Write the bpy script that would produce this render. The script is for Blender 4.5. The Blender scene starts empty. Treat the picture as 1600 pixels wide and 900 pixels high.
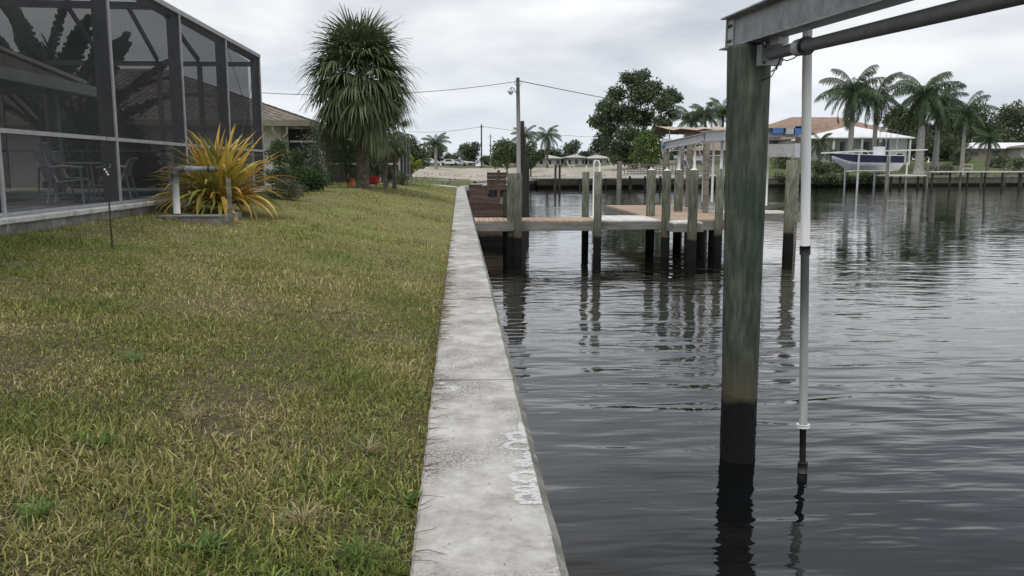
import bpy, math, random
import numpy as np
from mathutils import Vector, Matrix, noise as mnoise

random.seed(7); rng = np.random.default_rng(7)
S = bpy.context.scene
COL = S.collection
R = math.radians

# ------------------------------------------------------------------ camera
F = 1300.0
YAW = math.atan(82 / F * math.cos(R(8.315)))
PITCH = R(8.315)
EYE = Vector((0, 0, 1.5))
cam_d = bpy.data.cameras.new('camera'); cam = bpy.data.objects.new('camera', cam_d); COL.objects.link(cam)
cam.location = EYE
cam.rotation_euler = (math.pi / 2 - PITCH, 0, -YAW)
cam_d.sensor_width = 36; cam_d.lens = 36 * F / 1600; cam_d.clip_end = 6000; cam_d.clip_start = 0.05
S.camera = cam
CAMROT = cam.rotation_euler.to_matrix()

# ------------------------------------------------------------------ world, sun, exposure
SUN_EL, SUN_AZ = R(62), R(215)
world = bpy.data.worlds.new('World'); S.world = world; world.use_nodes = True
wn = world.node_tree; wn.nodes.clear()
def N(t, kind, **kw):
    n = t.nodes.new(kind)
    for k, v in kw.items():
        if k.startswith('i_'):
            n.inputs[k[2:].replace('_', ' ')].default_value = v
        else:
            setattr(n, k, v)
    return n
def L(t, a, b): t.links.new(a, b)
def ramp(t, fac, stops, interp='LINEAR'):
    r = t.nodes.new('ShaderNodeValToRGB'); cr = r.color_ramp; cr.interpolation = interp
    while len(cr.elements) < len(stops): cr.elements.new(0.5)
    for e, (p, c) in zip(cr.elements, stops):
        e.position = p; e.color = (c[0], c[1], c[2], 1) if hasattr(c, '__len__') else (c, c, c, 1)
    t.links.new(fac, r.inputs[0]); return r.outputs[0]
sky = N(wn, 'ShaderNodeTexSky', sky_type='NISHITA'); sky.sun_disc = False
sky.sun_elevation = SUN_EL; sky.sun_rotation = SUN_AZ; sky.air_density = 1.2; sky.dust_density = 2.5
tc = N(wn, 'ShaderNodeTexCoord')
sep = N(wn, 'ShaderNodeSeparateXYZ'); L(wn, tc.outputs['Generated'], sep.inputs[0])
zz = N(wn, 'ShaderNodeMath', operation='MAXIMUM'); L(wn, sep.outputs[2], zz.inputs[0]); zz.inputs[1].default_value = 0.0
za = N(wn, 'ShaderNodeMath', operation='ADD'); L(wn, zz.outputs[0], za.inputs[0]); za.inputs[1].default_value = 0.22
dx = N(wn, 'ShaderNodeMath', operation='DIVIDE'); L(wn, sep.outputs[0], dx.inputs[0]); L(wn, za.outputs[0], dx.inputs[1])
dy = N(wn, 'ShaderNodeMath', operation='DIVIDE'); L(wn, sep.outputs[1], dy.inputs[0]); L(wn, za.outputs[0], dy.inputs[1])
cmb = N(wn, 'ShaderNodeCombineXYZ'); L(wn, dx.outputs[0], cmb.inputs[0]); L(wn, dy.outputs[0], cmb.inputs[1])
cn = N(wn, 'ShaderNodeTexNoise', i_Scale=1.15, i_Detail=5.0, i_Roughness=0.5, i_Distortion=0.25); L(wn, cmb.outputs[0], cn.inputs['Vector'])
cloud = ramp(wn, cn.outputs['Fac'], [(0.36, (4.7, 5.0, 5.6)), (0.45, (6.1, 6.35, 6.8)), (0.54, (7.7, 7.85, 8.1)), (0.64, (9.4, 9.4, 9.4))])
hz = N(wn, 'ShaderNodeMapRange'); L(wn, sep.outputs[2], hz.inputs[0]); hz.inputs[1].default_value = 0.0; hz.inputs[2].default_value = 0.16
hmix = N(wn, 'ShaderNodeMixRGB'); L(wn, hz.outputs[0], hmix.inputs[0]); hmix.inputs[1].default_value = (6.9, 7.45, 8.1, 1); L(wn, cloud, hmix.inputs[2])
mx = N(wn, 'ShaderNodeMixRGB'); mx.inputs[0].default_value = 0.94; L(wn, sky.outputs[0], mx.inputs[1]); L(wn, hmix.outputs[0], mx.inputs[2])
bg = N(wn, 'ShaderNodeBackground', i_Strength=0.105); L(wn, mx.outputs[0], bg.inputs[0])
L(wn, bg.outputs[0], N(wn, 'ShaderNodeOutputWorld').inputs[0])

sd = bpy.data.lights.new('sun', 'SUN'); sd.energy = 1.4; sd.angle = R(14); sd.color = (1, .97, .92)
sun = bpy.data.objects.new('sun', sd); COL.objects.link(sun)
sdir = Vector((math.sin(SUN_AZ) * math.cos(SUN_EL), math.cos(SUN_AZ) * math.cos(SUN_EL), math.sin(SUN_EL)))
sun.rotation_euler = sdir.to_track_quat('Z', 'Y').to_euler(); sun.location = (0, 0, 50)
S.view_settings.view_transform = 'Standard'; S.view_settings.look = 'None'
S.view_settings.exposure = 0.15; S.view_settings.gamma = 1.0
S.cycles.max_bounces = 8; S.cycles.transparent_max_bounces = 16; S.cycles.diffuse_bounces = 3; S.cycles.use_denoising = True

# ------------------------------------------------------------------ geometry of the place
def ray(px, py):
    return (CAMROT @ Vector(((px - 800) / F, (450 - py) / F, -1))).normalized()
def PY(px, py, Y):
    d = ray(px, py); return EYE + d * (Y / d.y)
def PZ(px, py, z):
    d = ray(px, py); return EYE + d * ((z - EYE.z) / d.z)
def zat(py, Y): return EYE.z + (260 - py) * Y / 1305.0
def xat(px, Y): return PY(px, 260, Y).x
WATER = -1.07
def sm(t): t = np.clip(t, 0, 1); return t * t * (3 - 2 * t)
BX = [-2000, 0.39, 3.2, 9.0, 80.0, 2000]; BY = [62, 62, 84, 100, 111, 200]
def ybank(x): return np.interp(x, BX, BY)
def T(x, y):
    x = np.asarray(x, float); y = np.asarray(y, float)
    W = np.interp(y, [0, 12, 34, 60], [5.7, 5.4, 3.7, 4.2])
    t = np.clip((-0.19 - x) / W, 0, 1)
    h = np.interp(y, [0, 45, 75], [.70, .70, .25]) * (1.22 * t - .22 * t * t) - .03
    h = h + .2 * sm((y - 58) / 25)
    h = h + 1.35 * sm((y - 92) / 85) * (1 - sm((x - 22) / 20))
    h = h + 2.5 * sm((y - ybank(x) - 2) / 32) * sm((x - 22) / 20)
    return h
def Tf(x, y): return float(T(x, y))
def ground_hit(px, py):
    d = ray(px, py); t = 1.0
    while t < 400:
        p = EYE + d * t
        if p.z < Tf(p.x, p.y): return p
        t += 0.02 if t < 40 else .2
    return p

# ------------------------------------------------------------------ materials
MATS = {}
def newmat(name):
    m = bpy.data.materials.new(name); m.use_nodes = True; m.node_tree.nodes.clear(); MATS[name] = m
    return m, m.node_tree
def mat(name, cols, scale=4.0, rough=.8, bump=0.0, bscale=None, stretch=(1, 1, 1), metal=0.0, detail=6, rnd=0.0, world=True,
        cols2=None, scale2=1.0, spec=.3, bdist=.01, trans=0.0, rand_island=False, wet=None, contrast=(.3, .7)):
    m, t = newmat(name)
    out = N(t, 'ShaderNodeOutputMaterial'); b = N(t, 'ShaderNodeBsdfPrincipled')
    if world: src = N(t, 'ShaderNodeNewGeometry').outputs['Position']
    else: src = N(t, 'ShaderNodeTexCoord').outputs['Object']
    mp = N(t, 'ShaderNodeMapping'); mp.inputs['Scale'].default_value = stretch; L(t, src, mp.inputs[0])
    n1 = N(t, 'ShaderNodeTexNoise', i_Scale=scale, i_Detail=float(detail), i_Roughness=.6); L(t, mp.outputs[0], n1.inputs['Vector'])
    fac = n1.outputs['Fac']
    if rand_island:
        g = N(t, 'ShaderNodeNewGeometry'); mm = N(t, 'ShaderNodeMixRGB'); mm.inputs[0].default_value = .6
        L(t, fac, mm.inputs[1]); L(t, g.outputs['Random Per Island'], mm.inputs[2]); fac = mm.outputs[0]; contrast = (.15, .85)
    k = len(cols)
    c = ramp(t, fac, [(contrast[0] + (contrast[1] - contrast[0]) * i / max(1, k - 1), cc) for i, cc in enumerate(cols)])
    if cols2:
        n2 = N(t, 'ShaderNodeTexNoise', i_Scale=scale2, i_Detail=4.0); L(t, src, n2.inputs['Vector'])
        c2 = ramp(t, n2.outputs['Fac'], [(.35 + .3 * i / max(1, len(cols2) - 1), cc) for i, cc in enumerate(cols2)])
        mu = N(t, 'ShaderNodeMixRGB', blend_type='MULTIPLY'); mu.inputs[0].default_value = 1; L(t, c, mu.inputs[1]); L(t, c2, mu.inputs[2]); c = mu.outputs[0]
    if rnd:
        oi = N(t, 'ShaderNodeObjectInfo'); mr = N(t, 'ShaderNodeMapRange'); L(t, oi.outputs['Random'], mr.inputs[0])
        mr.inputs[3].default_value = 1 - rnd; mr.inputs[4].default_value = 1 + rnd
        hs = N(t, 'ShaderNodeHueSaturation'); L(t, mr.outputs[0], hs.inputs['Value']); L(t, c, hs.inputs['Color']); c = hs.outputs[0]
    r_in = None
    if wet:  # dark water-stained foot of things that stand in the canal
        sp = N(t, 'ShaderNodeSeparateXYZ'); g2 = N(t, 'ShaderNodeNewGeometry'); L(t, g2.outputs['Position'], sp.inputs[0])
        nz = N(t, 'ShaderNodeTexNoise', i_Scale=7.0, i_Detail=5.0); L(t, g2.outputs['Position'], nz.inputs['Vector'])
        ma = N(t, 'ShaderNodeMath', operation='MULTIPLY_ADD'); L(t, nz.outputs['Fac'], ma.inputs[0]); ma.inputs[1].default_value = -.16; L(t, sp.outputs[2], ma.inputs[2])
        mr = N(t, 'ShaderNodeMapRange'); L(t, ma.outputs[0], mr.inputs[0]); mr.inputs[1].default_value = wet - .11; mr.inputs[2].default_value = wet - .03
        mw = N(t, 'ShaderNodeMixRGB'); L(t, mr.outputs[0], mw.inputs[0]); mw.inputs[1].default_value = (.006, .0065, .0055, 1)
        mr2 = N(t, 'ShaderNodeMapRange'); L(t, ma.outputs[0], mr2.inputs[0]); mr2.inputs[1].default_value = wet - .08; mr2.inputs[2].default_value = wet + .45
        al = N(t, 'ShaderNodeMixRGB'); L(t, mr2.outputs[0], al.inputs[0]); al.inputs[1].default_value = (.095, .082, .055, 1); L(t, c, al.inputs[2])
        L(t, al.outputs[0], mw.inputs[2]); c = mw.outputs[0]
    L(t, c, b.inputs['Base Color'])
    b.inputs['Roughness'].default_value = rough; b.inputs['Metallic'].default_value = metal; b.inputs['Specular IOR Level'].default_value = spec
    if bump:
        n3 = N(t, 'ShaderNodeTexNoise', i_Scale=bscale or scale * 3, i_Detail=6.0, i_Roughness=.65); L(t, mp.outputs[0], n3.inputs['Vector'])
        bm = N(t, 'ShaderNodeBump', i_Strength=bump, i_Distance=bdist); L(t, n3.outputs['Fac'], bm.inputs['Height']); L(t, bm.outputs[0], b.inputs['Normal'])
    if trans:
        tr = N(t, 'ShaderNodeBsdfTranslucent'); L(t, c, tr.inputs[0]); ms = N(t, 'ShaderNodeMixShader'); ms.inputs[0].default_value = trans
        L(t, b.outputs[0], ms.inputs[1]); L(t, tr.outputs[0], ms.inputs[2]); L(t, ms.outputs[0], out.inputs[0])
    else:
        L(t, b.outputs[0], out.inputs[0])
    return m

mat('pile', [(.036, .047, .038), (.070, .088, .071), (.115, .136, .110)], 22, .88, .8, 60, (1, 1, .14), rnd=.08, detail=12, contrast=(.34, .66), wet=-.52, bdist=.012, cols2=[(.72, .78, .74), (1.18, 1.12, 1.04)], scale2=2.6)
mat('dock_pile', [(.085, .092, .072), (.155, .163, .128), (.25, .255, .205)], 22, .88, .6, 50, (1, 1, .12), rnd=.28, detail=9, contrast=(.34, .66), wet=-.50, cols2=[(.75, .8, .75), (1.1, 1.08, 1.05)], scale2=1.6)
mat('grey_timber', [(.10, .095, .08), (.19, .18, .15), (.26, .25, .21)], 12, .85, .4, 40, (.3, .3, 1), rnd=.2)
mat('dark_timber', [(.03, .027, .022), (.06, .055, .045)], 8, .9, .4, 30, (1, 1, .15), rnd=.2)
mat('fascia', [(.13, .13, .115), (.21, .205, .185), (.28, .27, .25)], 5, .85, .3, 40, (.3, 1, 3), rnd=.1)
mat('bunk_grey', [(.30, .30, .28), (.42, .42, .40), (.52, .52, .50)], 5, .8, .2, 30, rnd=.05)
mat('brown_board', [(.058, .038, .030), (.095, .062, .050), (.15, .105, .088)], 5, .85, .4, 30, (.3, 1, 3), rnd=.25, wet=-.75)
mat('deck_plank', [(.31, .225, .155), (.42, .315, .225), (.50, .40, .30)], 8, .8, .2, 40, (3, .4, 1), rnd=.16)
mat('deck_grey', [(.48, .46, .42), (.60, .58, .54), (.70, .69, .66)], 6, .8, .2, 40, (3, .4, 1), rnd=.08)
mat('deck_white', [(.62, .60, .56), (.74, .73, .70)], 6, .7, .1, 30, rnd=.06)
mat('pvc_white', [(.66, .67, .64), (.78, .79, .77)], 3, .45, stretch=(1, 1, .2), rnd=.04, spec=.4)
mat('pvc_grime', [(.17, .18, .18), (.25, .26, .26), (.34, .35, .345)], 5, .5, stretch=(1, 1, .25), spec=.4)
mat('pvc_grey', [(.09, .10, .10), (.15, .16, .16)], 6, .5, spec=.4)
mat('black_rubber', [(.02, .02, .02), (.04, .04, .04)], 8, .6)
mat('dark_pipe', [(.012, .014, .013), (.05, .05, .045)], 12, .6, .5, 60, bdist=.006)
mat('galv', [(.20, .21, .21), (.29, .30, .30), (.38, .39, .385)], 5, .48, .12, 60, (1, 1, 1), metal=.55, spec=.5, cols2=[(.8, .8, .82), (1.05, 1.05, 1.05)], scale2=9, bdist=.003)
mat('galv_pale', [(.42, .43, .45), (.55, .56, .58)], 5, .5, .1, 60, metal=.25, rnd=.08)
mat('aluminium', [(.30, .30, .31), (.40, .40, .41)], 6, .55, metal=.1, rnd=.06)
mat('alu_shaded', [(.10, .10, .11), (.15, .15, .16)], 6, .6, rnd=.08)  # frame aluminium with the shade behind the screens put into its colour
mat('bolt_steel', [(.05, .05, .05), (.10, .095, .09)], 10, .6, metal=.5)
mat('shaft', [(.14, .145, .145), (.20, .205, .205)], 14, .65, .3, 80, spec=.3, bdist=.003)
mat('stucco_white', [(.55, .56, .54), (.66, .67, .65)], 6, .9, .2, 60)
mat('stucco_tan', [(.20, .185, .15), (.27, .25, .20)], 5, .9, .2, 60)
mat('stucco_grey', [(.30, .31, .29), (.40, .40, .38)], 5, .9, .2, 60)
mat('dark_glass', [(.02, .025, .028), (.04, .045, .05)], 3, .12, spec=.6)
mat('shingle', [(.11, .092, .078), (.19, .16, .135), (.30, .26, .22)], 3.5, .9, .5, 30, (1, 1, 1), rand_island=True, bdist=.02)
mat('orange_tile', [(.215, .15, .115), (.28, .195, .15), (.34, .25, .20)], 1.0, .85, .4, 8, (1, 1, 3), bdist=.05)
mat('white_metal', [(.74, .76, .78), (.84, .85, .86)], 1.0, .5, .2, 6, bdist=.03)
mat('grey_roof', [(.36, .36, .34), (.48, .47, .45)], 1.0, .8, .3, 10, rnd=.12)
mat('tan_canvas', [(.42, .32, .235), (.52, .41, .31)], 2, .9, .3, 8)
mat('blue_tarp', [(.05, .13, .36), (.10, .22, .50)], 3, .6)
mat('boat_blue', [(.006, .010, .040), (.010, .016, .055)], 2, .3, spec=.5)
mat('boat_white', [(.62, .64, .66), (.74, .75, .76)], 2, .35, spec=.5)
mat('red_plastic', [(.42, .03, .035), (.52, .05, .05)], 3, .5)
mat('orange_plastic', [(.55, .14, .04), (.60, .2, .06)], 3, .5)
mat('bark', [(.07, .06, .05), (.13, .115, .095), (.22, .20, .17)], 10, .95, .8, 30, (1, 1, .3), bdist=.03)
mat('royal_trunk', [(.24, .235, .215), (.33, .325, .30), (.42, .41, .385)], 3, .9, .3, 20, (1, 1, 3), bdist=.02)
mat('crownshaft', [(.10, .16, .05), (.15, .21, .08)], 3, .5)
mat('palm_boot', [(.05, .042, .032), (.11, .092, .072), (.19, .165, .13)], 12, .95, .6, 40, bdist=.02)
mat('dead_frond', [(.12, .085, .05), (.22, .165, .105)], 8, .9, rand_island=True, trans=.15)
def leafmat(name, cols, rnd=.2, trans=.22, rough=.55, sc=.8): return mat(name, cols, sc, rough, rnd=rnd, rand_island=True, trans=trans, spec=.35)
leafmat('fan_leaf', [(.052, .074, .038), (.095, .128, .058), (.19, .22, .105)], .25)
leafmat('royal_leaf', [(.036, .060, .032), (.065, .100, .048), (.11, .155, .070)], .28)
leafmat('leaf_dark', [(.042, .060, .034), (.078, .106, .054), (.125, .155, .072)], .2)
leafmat('leaf_mid', [(.045, .070, .030), (.078, .115, .044), (.13, .175, .066)], .2)
leafmat('leaf_bright', [(.07, .11, .032), (.11, .17, .045), (.17, .23, .065)], .15)  # foliage that is a brighter green by nature
leafmat('leaf_yellow', [(.16, .20, .03), (.27, .30, .05), (.36, .36, .08)], .15)
leafmat('leaf_far', [(.045, .062, .038), (.068, .090, .050), (.095, .12, .065)], .25)
leafmat('leaf_grey', [(.07, .09, .055), (.12, .14, .09), (.17, .19, .12)], .15)
leafmat('hedge_leaf', [(.020, .042, .014), (.040, .078, .022), (.080, .13, .040)], .1)

# blades of the orange plant: each leaf its own tint
m, t = newmat('orange_blade')
oi = N(t, 'ShaderNodeObjectInfo'); tcn = N(t, 'ShaderNodeTexCoord')
nn = N(t, 'ShaderNodeTexNoise', i_Scale=5.0, i_Detail=4.0); L(t, tcn.outputs['Object'], nn.inputs['Vector'])
mm = N(t, 'ShaderNodeMixRGB'); mm.inputs[0].default_value = .35; L(t, oi.outputs['Random'], mm.inputs[1]); L(t, nn.outputs['Fac'], mm.inputs[2])
c = ramp(t, mm.outputs[0], [(.14, (.12, .15, .04)), (.34, (.34, .34, .08)), (.5, (.60, .47, .10)), (.68, (.66, .42, .085)), (.88, (.52, .27, .08))])
b = N(t, 'ShaderNodeBsdfPrincipled', i_Roughness=.5); L(t, c, b.inputs['Base Color']); tr = N(t, 'ShaderNodeBsdfTranslucent'); L(t, c, tr.inputs[0])
ms = N(t, 'ShaderNodeMixShader'); ms.inputs[0].default_value = .25; L(t, b.outputs[0], ms.inputs[1]); L(t, tr.outputs[0], ms.inputs[2])
L(t, ms.outputs[0], N(t, 'ShaderNodeOutputMaterial').inputs[0])

# insect screen: fine dark mesh, half open
m, t = newmat('insect_screen')
tr = N(t, 'ShaderNodeBsdfTransparent'); df = N(t, 'ShaderNodeBsdfDiffuse'); 
g = N(t, 'ShaderNodeNewGeometry'); nn = N(t, 'ShaderNodeTexNoise', i_Scale=1.1, i_Detail=4.0); L(t, g.outputs['Position'], nn.inputs['Vector'])
L(t, ramp(t, nn.outputs['Fac'], [(.3, (.038, .040, .043)), (.7, (.065, .067, .071))]), df.inputs[0])
ms = N(t, 'ShaderNodeMixShader'); ms.inputs[0].default_value = .64; L(t, tr.outputs[0], ms.inputs[1]); L(t, df.outputs[0], ms.inputs[2])
L(t, ms.outputs[0], N(t, 'ShaderNodeOutputMaterial').inputs[0])

# concrete of the seawall cap
def concrete(name, cols, stain=True):
    m, t = newmat(name)
    g = N(t, 'ShaderNodeNewGeometry').outputs['Position']
    n1 = N(t, 'ShaderNodeTexNoise', i_Scale=3.4, i_Detail=12.0, i_Roughness=.74); L(t, g, n1.inputs['Vector'])
    c = ramp(t, n1.outputs['Fac'], [(.34, cols[0]), (.48, cols[1]), (.62, cols[2])])
    n2 = N(t, 'ShaderNodeTexNoise', i_Scale=24.0, i_Detail=9.0, i_Roughness=.78); L(t, g, n2.inputs['Vector'])
    c2 = ramp(t, n2.outputs['Fac'], [(.30, .72), (.42, .95), (.55, 1.0), (.72, 1.07)])
    mu = N(t, 'ShaderNodeMixRGB', blend_type='MULTIPLY'); mu.inputs[0].default_value = 1; L(t, c, mu.inputs[1]); L(t, c2, mu.inputs[2]); c = mu.outputs[0]
    if stain:
        # crust of dark lichen specks gathered in patches
        n3 = N(t, 'ShaderNodeTexNoise', i_Scale=1.3, i_Detail=3.0); mp = N(t, 'ShaderNodeMapping'); mp.inputs['Location'].default_value = (3.3, 1.7, 0); L(t, g, mp.inputs[0]); L(t, mp.outputs[0], n3.inputs['Vector'])
        a = ramp(t, n3.outputs['Fac'], [(.45, 0.0), (.58, 1.0)])
        n4 = N(t, 'ShaderNodeTexNoise', i_Scale=60.0, i_Detail=5.0, i_Roughness=.75); L(t, g, n4.inputs['Vector'])
        bb = ramp(t, n4.outputs['Fac'], [(.46, 0.0), (.55, 1.0)])
        ml = N(t, 'ShaderNodeMath', operation='MULTIPLY'); L(t, a, ml.inputs[0]); L(t, bb, ml.inputs[1])
        ml2 = N(t, 'ShaderNodeMath', operation='MULTIPLY'); L(t, ml.outputs[0], ml2.inputs[0]); ml2.inputs[1].default_value = .75
        mk = N(t, 'ShaderNodeMixRGB'); L(t, ml2.outputs[0], mk.inputs[0]); L(t, c, mk.inputs[1]); mk.inputs[2].default_value = (.12, .11, .10, 1); c = mk.outputs[0]
        # bleached, chalky spots
        n5 = N(t, 'ShaderNodeTexNoise', i_Scale=3.1, i_Detail=7.0, i_Roughness=.7); mp2 = N(t, 'ShaderNodeMapping'); mp2.inputs['Location'].default_value = (9.3, 4.7, 0); L(t, g, mp2.inputs[0]); L(t, mp2.outputs[0], n5.inputs['Vector'])
        w = ramp(t, n5.outputs['Fac'], [(.60, 0.0), (.68, .55)])
        mk = N(t, 'ShaderNodeMixRGB'); L(t, w, mk.inputs[0]); L(t, c, mk.inputs[1]); mk.inputs[2].default_value = (.66, .66, .64, 1); c = mk.outputs[0]
    b = N(t, 'ShaderNodeBsdfPrincipled', i_Roughness=.9); b.inputs['Specular IOR Level'].default_value = .2
    L(t, c, b.inputs['Base Color'])
    bm = N(t, 'ShaderNodeBump', i_Strength=.6, i_Distance=.006); L(t, n2.outputs['Fac'], bm.inputs['Height'])
    bm2 = N(t, 'ShaderNodeBump', i_Strength=.5, i_Distance=.02); L(t, n1.outputs['Fac'], bm2.inputs['Height']); L(t, bm.outputs[0], bm2.inputs['Normal']); L(t, bm2.outputs[0], b.inputs['Normal'])
    L(t, b.outputs[0], N(t, 'ShaderNodeOutputMaterial').inputs[0])
concrete('cap_concrete', [(.31, .298, .272), (.46, .448, .418), (.60, .588, .558)])
concrete('arris_concrete', [(.13, .135, .11), (.24, .24, .20), (.40, .395, .36)])
concrete('old_concrete', [(.13, .13, .115), (.22, .215, .195), (.32, .315, .29)])
concrete('patio_paint', [(.35, .34, .32), (.62, .62, .60), (.75, .75, .73)], False)
concrete('patio_floor', [(.22, .21, .19), (.30, .29, .27), (.38, .37, .35)], False)
mat('wall_face', [(.05, .05, .042), (.11, .105, .09), (.20, .19, .165)], 4, .9, .5, 20, (1, 1, .4), wet=-.5)
mat('mossy_wall', [(.09, .095, .06), (.17, .17, .12), (.27, .27, .21)], 1.2, .9, .5, 8, (1, 1, .5), wet=-.75)
mat('paint_white', [(.52, .52, .51), (.72, .73, .74), (.80, .81, .82)], 16, .8, .3, 60)
mat('pool_water', [(.02, .13, .14), (.03, .19, .20)], 2, .08, .3, 6, spec=.5)
mat('wire', [(.03, .03, .03), (.05, .05, .05)], 5, .7)
mat('wood_pole', [(.24, .235, .22), (.36, .35, .33)], 6, .85, .4, 30, (1, 1, .1))
mat('dark_stem', [(.03, .028, .02), (.06, .055, .04)], 20, .8)
mat('cable', [(.015, .015, .015), (.03, .03, .03)], 8, .5)

# lawn soil / far turf / sand
def groundmat(name, far):
    m, t = newmat(name)
    g = N(t, 'ShaderNodeNewGeometry').outputs['Position']
    def nz(s, d, loc=(0, 0, 0), st=(1, 1, 1), rgh=.6):
        mp = N(t, 'ShaderNodeMapping'); mp.inputs['Location'].default_value = loc; mp.inputs['Scale'].default_value = st; L(t, g, mp.inputs[0])
        n = N(t, 'ShaderNodeTexNoise', i_Scale=s, i_Detail=float(d), i_Roughness=rgh); L(t, mp.outputs[0], n.inputs['Vector']); return n.outputs['Fac']
    fine = nz(22, 8, rgh=.75)
    grass = ramp(t, fine, [(.34, (.07, .07, .03)), (.48, (.18, .19, .065)), (.58, (.29, .29, .105)), (.70, (.42, .39, .19))])
    patch = nz(.55, 5, (5, 2, 0))
    dry = ramp(t, fine, [(.34, (.075, .058, .035)), (.5, (.19, .155, .085)), (.66, (.33, .28, .175))])
    mk = N(t, 'ShaderNodeMixRGB'); L(t, ramp(t, patch, [(.42, 0.0), (.62, .8)]), mk.inputs[0]); L(t, grass, mk.inputs[1]); L(t, dry, mk.inputs[2]); c = mk.outputs[0]
    if not far:   # open soil and thatch under the real blades close by; beyond them the sheet carries the turf
        spy = N(t, 'ShaderNodeSeparateXYZ'); L(t, g, spy.inputs[0]); mry = N(t, 'ShaderNodeMapRange'); L(t, spy.outputs[1], mry.inputs[0]); mry.inputs[1].default_value = 4; mry.inputs[2].default_value = 15
        soil_ = ramp(t, nz(30, 9, rgh=.8), [(.36, (.035, .028, .02)), (.5, (.11, .09, .055)), (.62, (.22, .185, .11)), (.72, (.36, .31, .20))])
        mk = N(t, 'ShaderNodeMixRGB'); L(t, mry.outputs[0], mk.inputs[0]); L(t, soil_, mk.inputs[1]); L(t, c, mk.inputs[2]); c = mk.outputs[0]
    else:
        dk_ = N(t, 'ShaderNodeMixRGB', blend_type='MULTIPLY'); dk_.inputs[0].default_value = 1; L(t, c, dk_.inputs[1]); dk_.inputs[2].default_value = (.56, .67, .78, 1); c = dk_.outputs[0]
    if far:
        sp = N(t, 'ShaderNodeSeparateXYZ'); L(t, g, sp.inputs[0])
        def band(o, a, b, rev=False):
            r = N(t, 'ShaderNodeMapRange'); L(t, o, r.inputs[0]); r.inputs[1].default_value = a; r.inputs[2].default_value = b
            if rev: r.inputs[3].default_value = 1; r.inputs[4].default_value = 0
            return r.outputs[0]
        wob = N(t, 'ShaderNodeMath', operation='MULTIPLY_ADD'); L(t, nz(.05, 4), wob.inputs[0]); wob.inputs[1].default_value = 50; L(t, sp.outputs[1], wob.inputs[2])
        a = band(wob.outputs[0], 105, 112); b2 = band(wob.outputs[0], 172, 184, True); c2 = band(sp.outputs[0], 30, 40, True)
        p = a
        for q in (b2, c2):
            mm_ = N(t, 'ShaderNodeMath', operation='MULTIPLY'); L(t, p, mm_.inputs[0]); L(t, q, mm_.inputs[1]); p = mm_.outputs[0]
        sand = ramp(t, nz(.9, 7, (1, 1, 1), (.35, 1, 1)), [(.36, (.20, .185, .13)), (.45, (.37, .335, .275)), (.58, (.47, .43, .375)), (.7, (.55, .51, .455))])
        mk2 = N(t, 'ShaderNodeMixRGB'); L(t, p, mk2.inputs[0]); L(t, c, mk2.inputs[1]); L(t, sand, mk2.inputs[2]); c = mk2.outputs[0]
    b = N(t, 'ShaderNodeBsdfPrincipled', i_Roughness=1.0); b.inputs['Specular IOR Level'].default_value = .1; L(t, c, b.inputs['Base Color'])
    bm = N(t, 'ShaderNodeBump', i_Strength=.8, i_Distance=.03); L(t, fine, bm.inputs['Height']); L(t, bm.outputs[0], b.inputs['Normal'])
    L(t, b.outputs[0], N(t, 'ShaderNodeOutputMaterial').inputs[0])
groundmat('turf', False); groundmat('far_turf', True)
mat('soil', [(.05, .04, .03), (.10, .08, .06), (.16, .135, .10)], 9, 1, .6, 30, bdist=.03)

# canal water
m, t = newmat('canal_water')
g = N(t, 'ShaderNodeNewGeometry').outputs['Position']
def wnoise(scale, st, det, rot=0, dist=0.0):
    mp = N(t, 'ShaderNodeMapping'); mp.inputs['Scale'].default_value = st; mp.inputs['Rotation'].default_value = (0, 0, rot); L(t, g, mp.inputs[0])
    n = N(t, 'ShaderNodeTexNoise', i_Scale=scale, i_Detail=float(det), i_Roughness=.45, i_Distortion=dist); L(t, mp.outputs[0], n.inputs['Vector']); return n.outputs['Fac']
b = N(t, 'ShaderNodeBsdfPrincipled', i_Roughness=.012, i_IOR=1.50)
b.inputs['Base Color'].default_value = (.007, .008, .008, 1)
spw = N(t, 'ShaderNodeSeparateXYZ'); L(t, g, spw.inputs[0])
shelter = N(t, 'ShaderNodeMapRange'); L(t, spw.outputs[1], shelter.inputs[0]); shelter.inputs[1].default_value = 5; shelter.inputs[2].default_value = 24; shelter.inputs[3].default_value = 1.1; shelter.inputs[4].default_value = .42
cm = N(t, 'ShaderNodeMath', operation='MULTIPLY'); L(t, ramp(t, wnoise(.11, (.6, 1.4, 1), 3), [(.35, .45), (.62, 1.25)]), cm.inputs[0]); L(t, shelter.outputs[0], cm.inputs[1]); calm = cm.outputs[0]
bumpn = None
for sc, st, det, rot, dist_ in ((1.35, (.6, 1.45, 1), 1, R(9), .040), (4.4, (.42, 1.8, 1), 1, R(-5), .0078), (13.0, (.5, 1.5, 1), 1, R(3), .0010)):
    n = wnoise(sc, st, det, rot, .4)
    mu_ = N(t, 'ShaderNodeMath', operation='MULTIPLY'); L(t, n, mu_.inputs[0]); L(t, calm, mu_.inputs[1])
    bn = N(t, 'ShaderNodeBump', i_Strength=1.0, i_Distance=dist_); L(t, mu_.outputs[0], bn.inputs['Height'])
    if bumpn is not None: L(t, bumpn, bn.inputs['Normal'])
    bumpn = bn.outputs[0]
fr_ = N(t, 'ShaderNodeFresnel', i_IOR=1.333); L(t, bumpn, fr_.inputs['Normal'])
fm = N(t, 'ShaderNodeMapRange'); L(t, fr_.outputs[0], fm.inputs[0]); fm.inputs[1].default_value = .028; fm.inputs[2].default_value = .62; fm.inputs[3].default_value = .022; fm.inputs[4].default_value = .98
gl = N(t, 'ShaderNodeBsdfAnisotropic'); gl.inputs['Roughness'].default_value = .02; L(t, bumpn, gl.inputs['Normal'])
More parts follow.
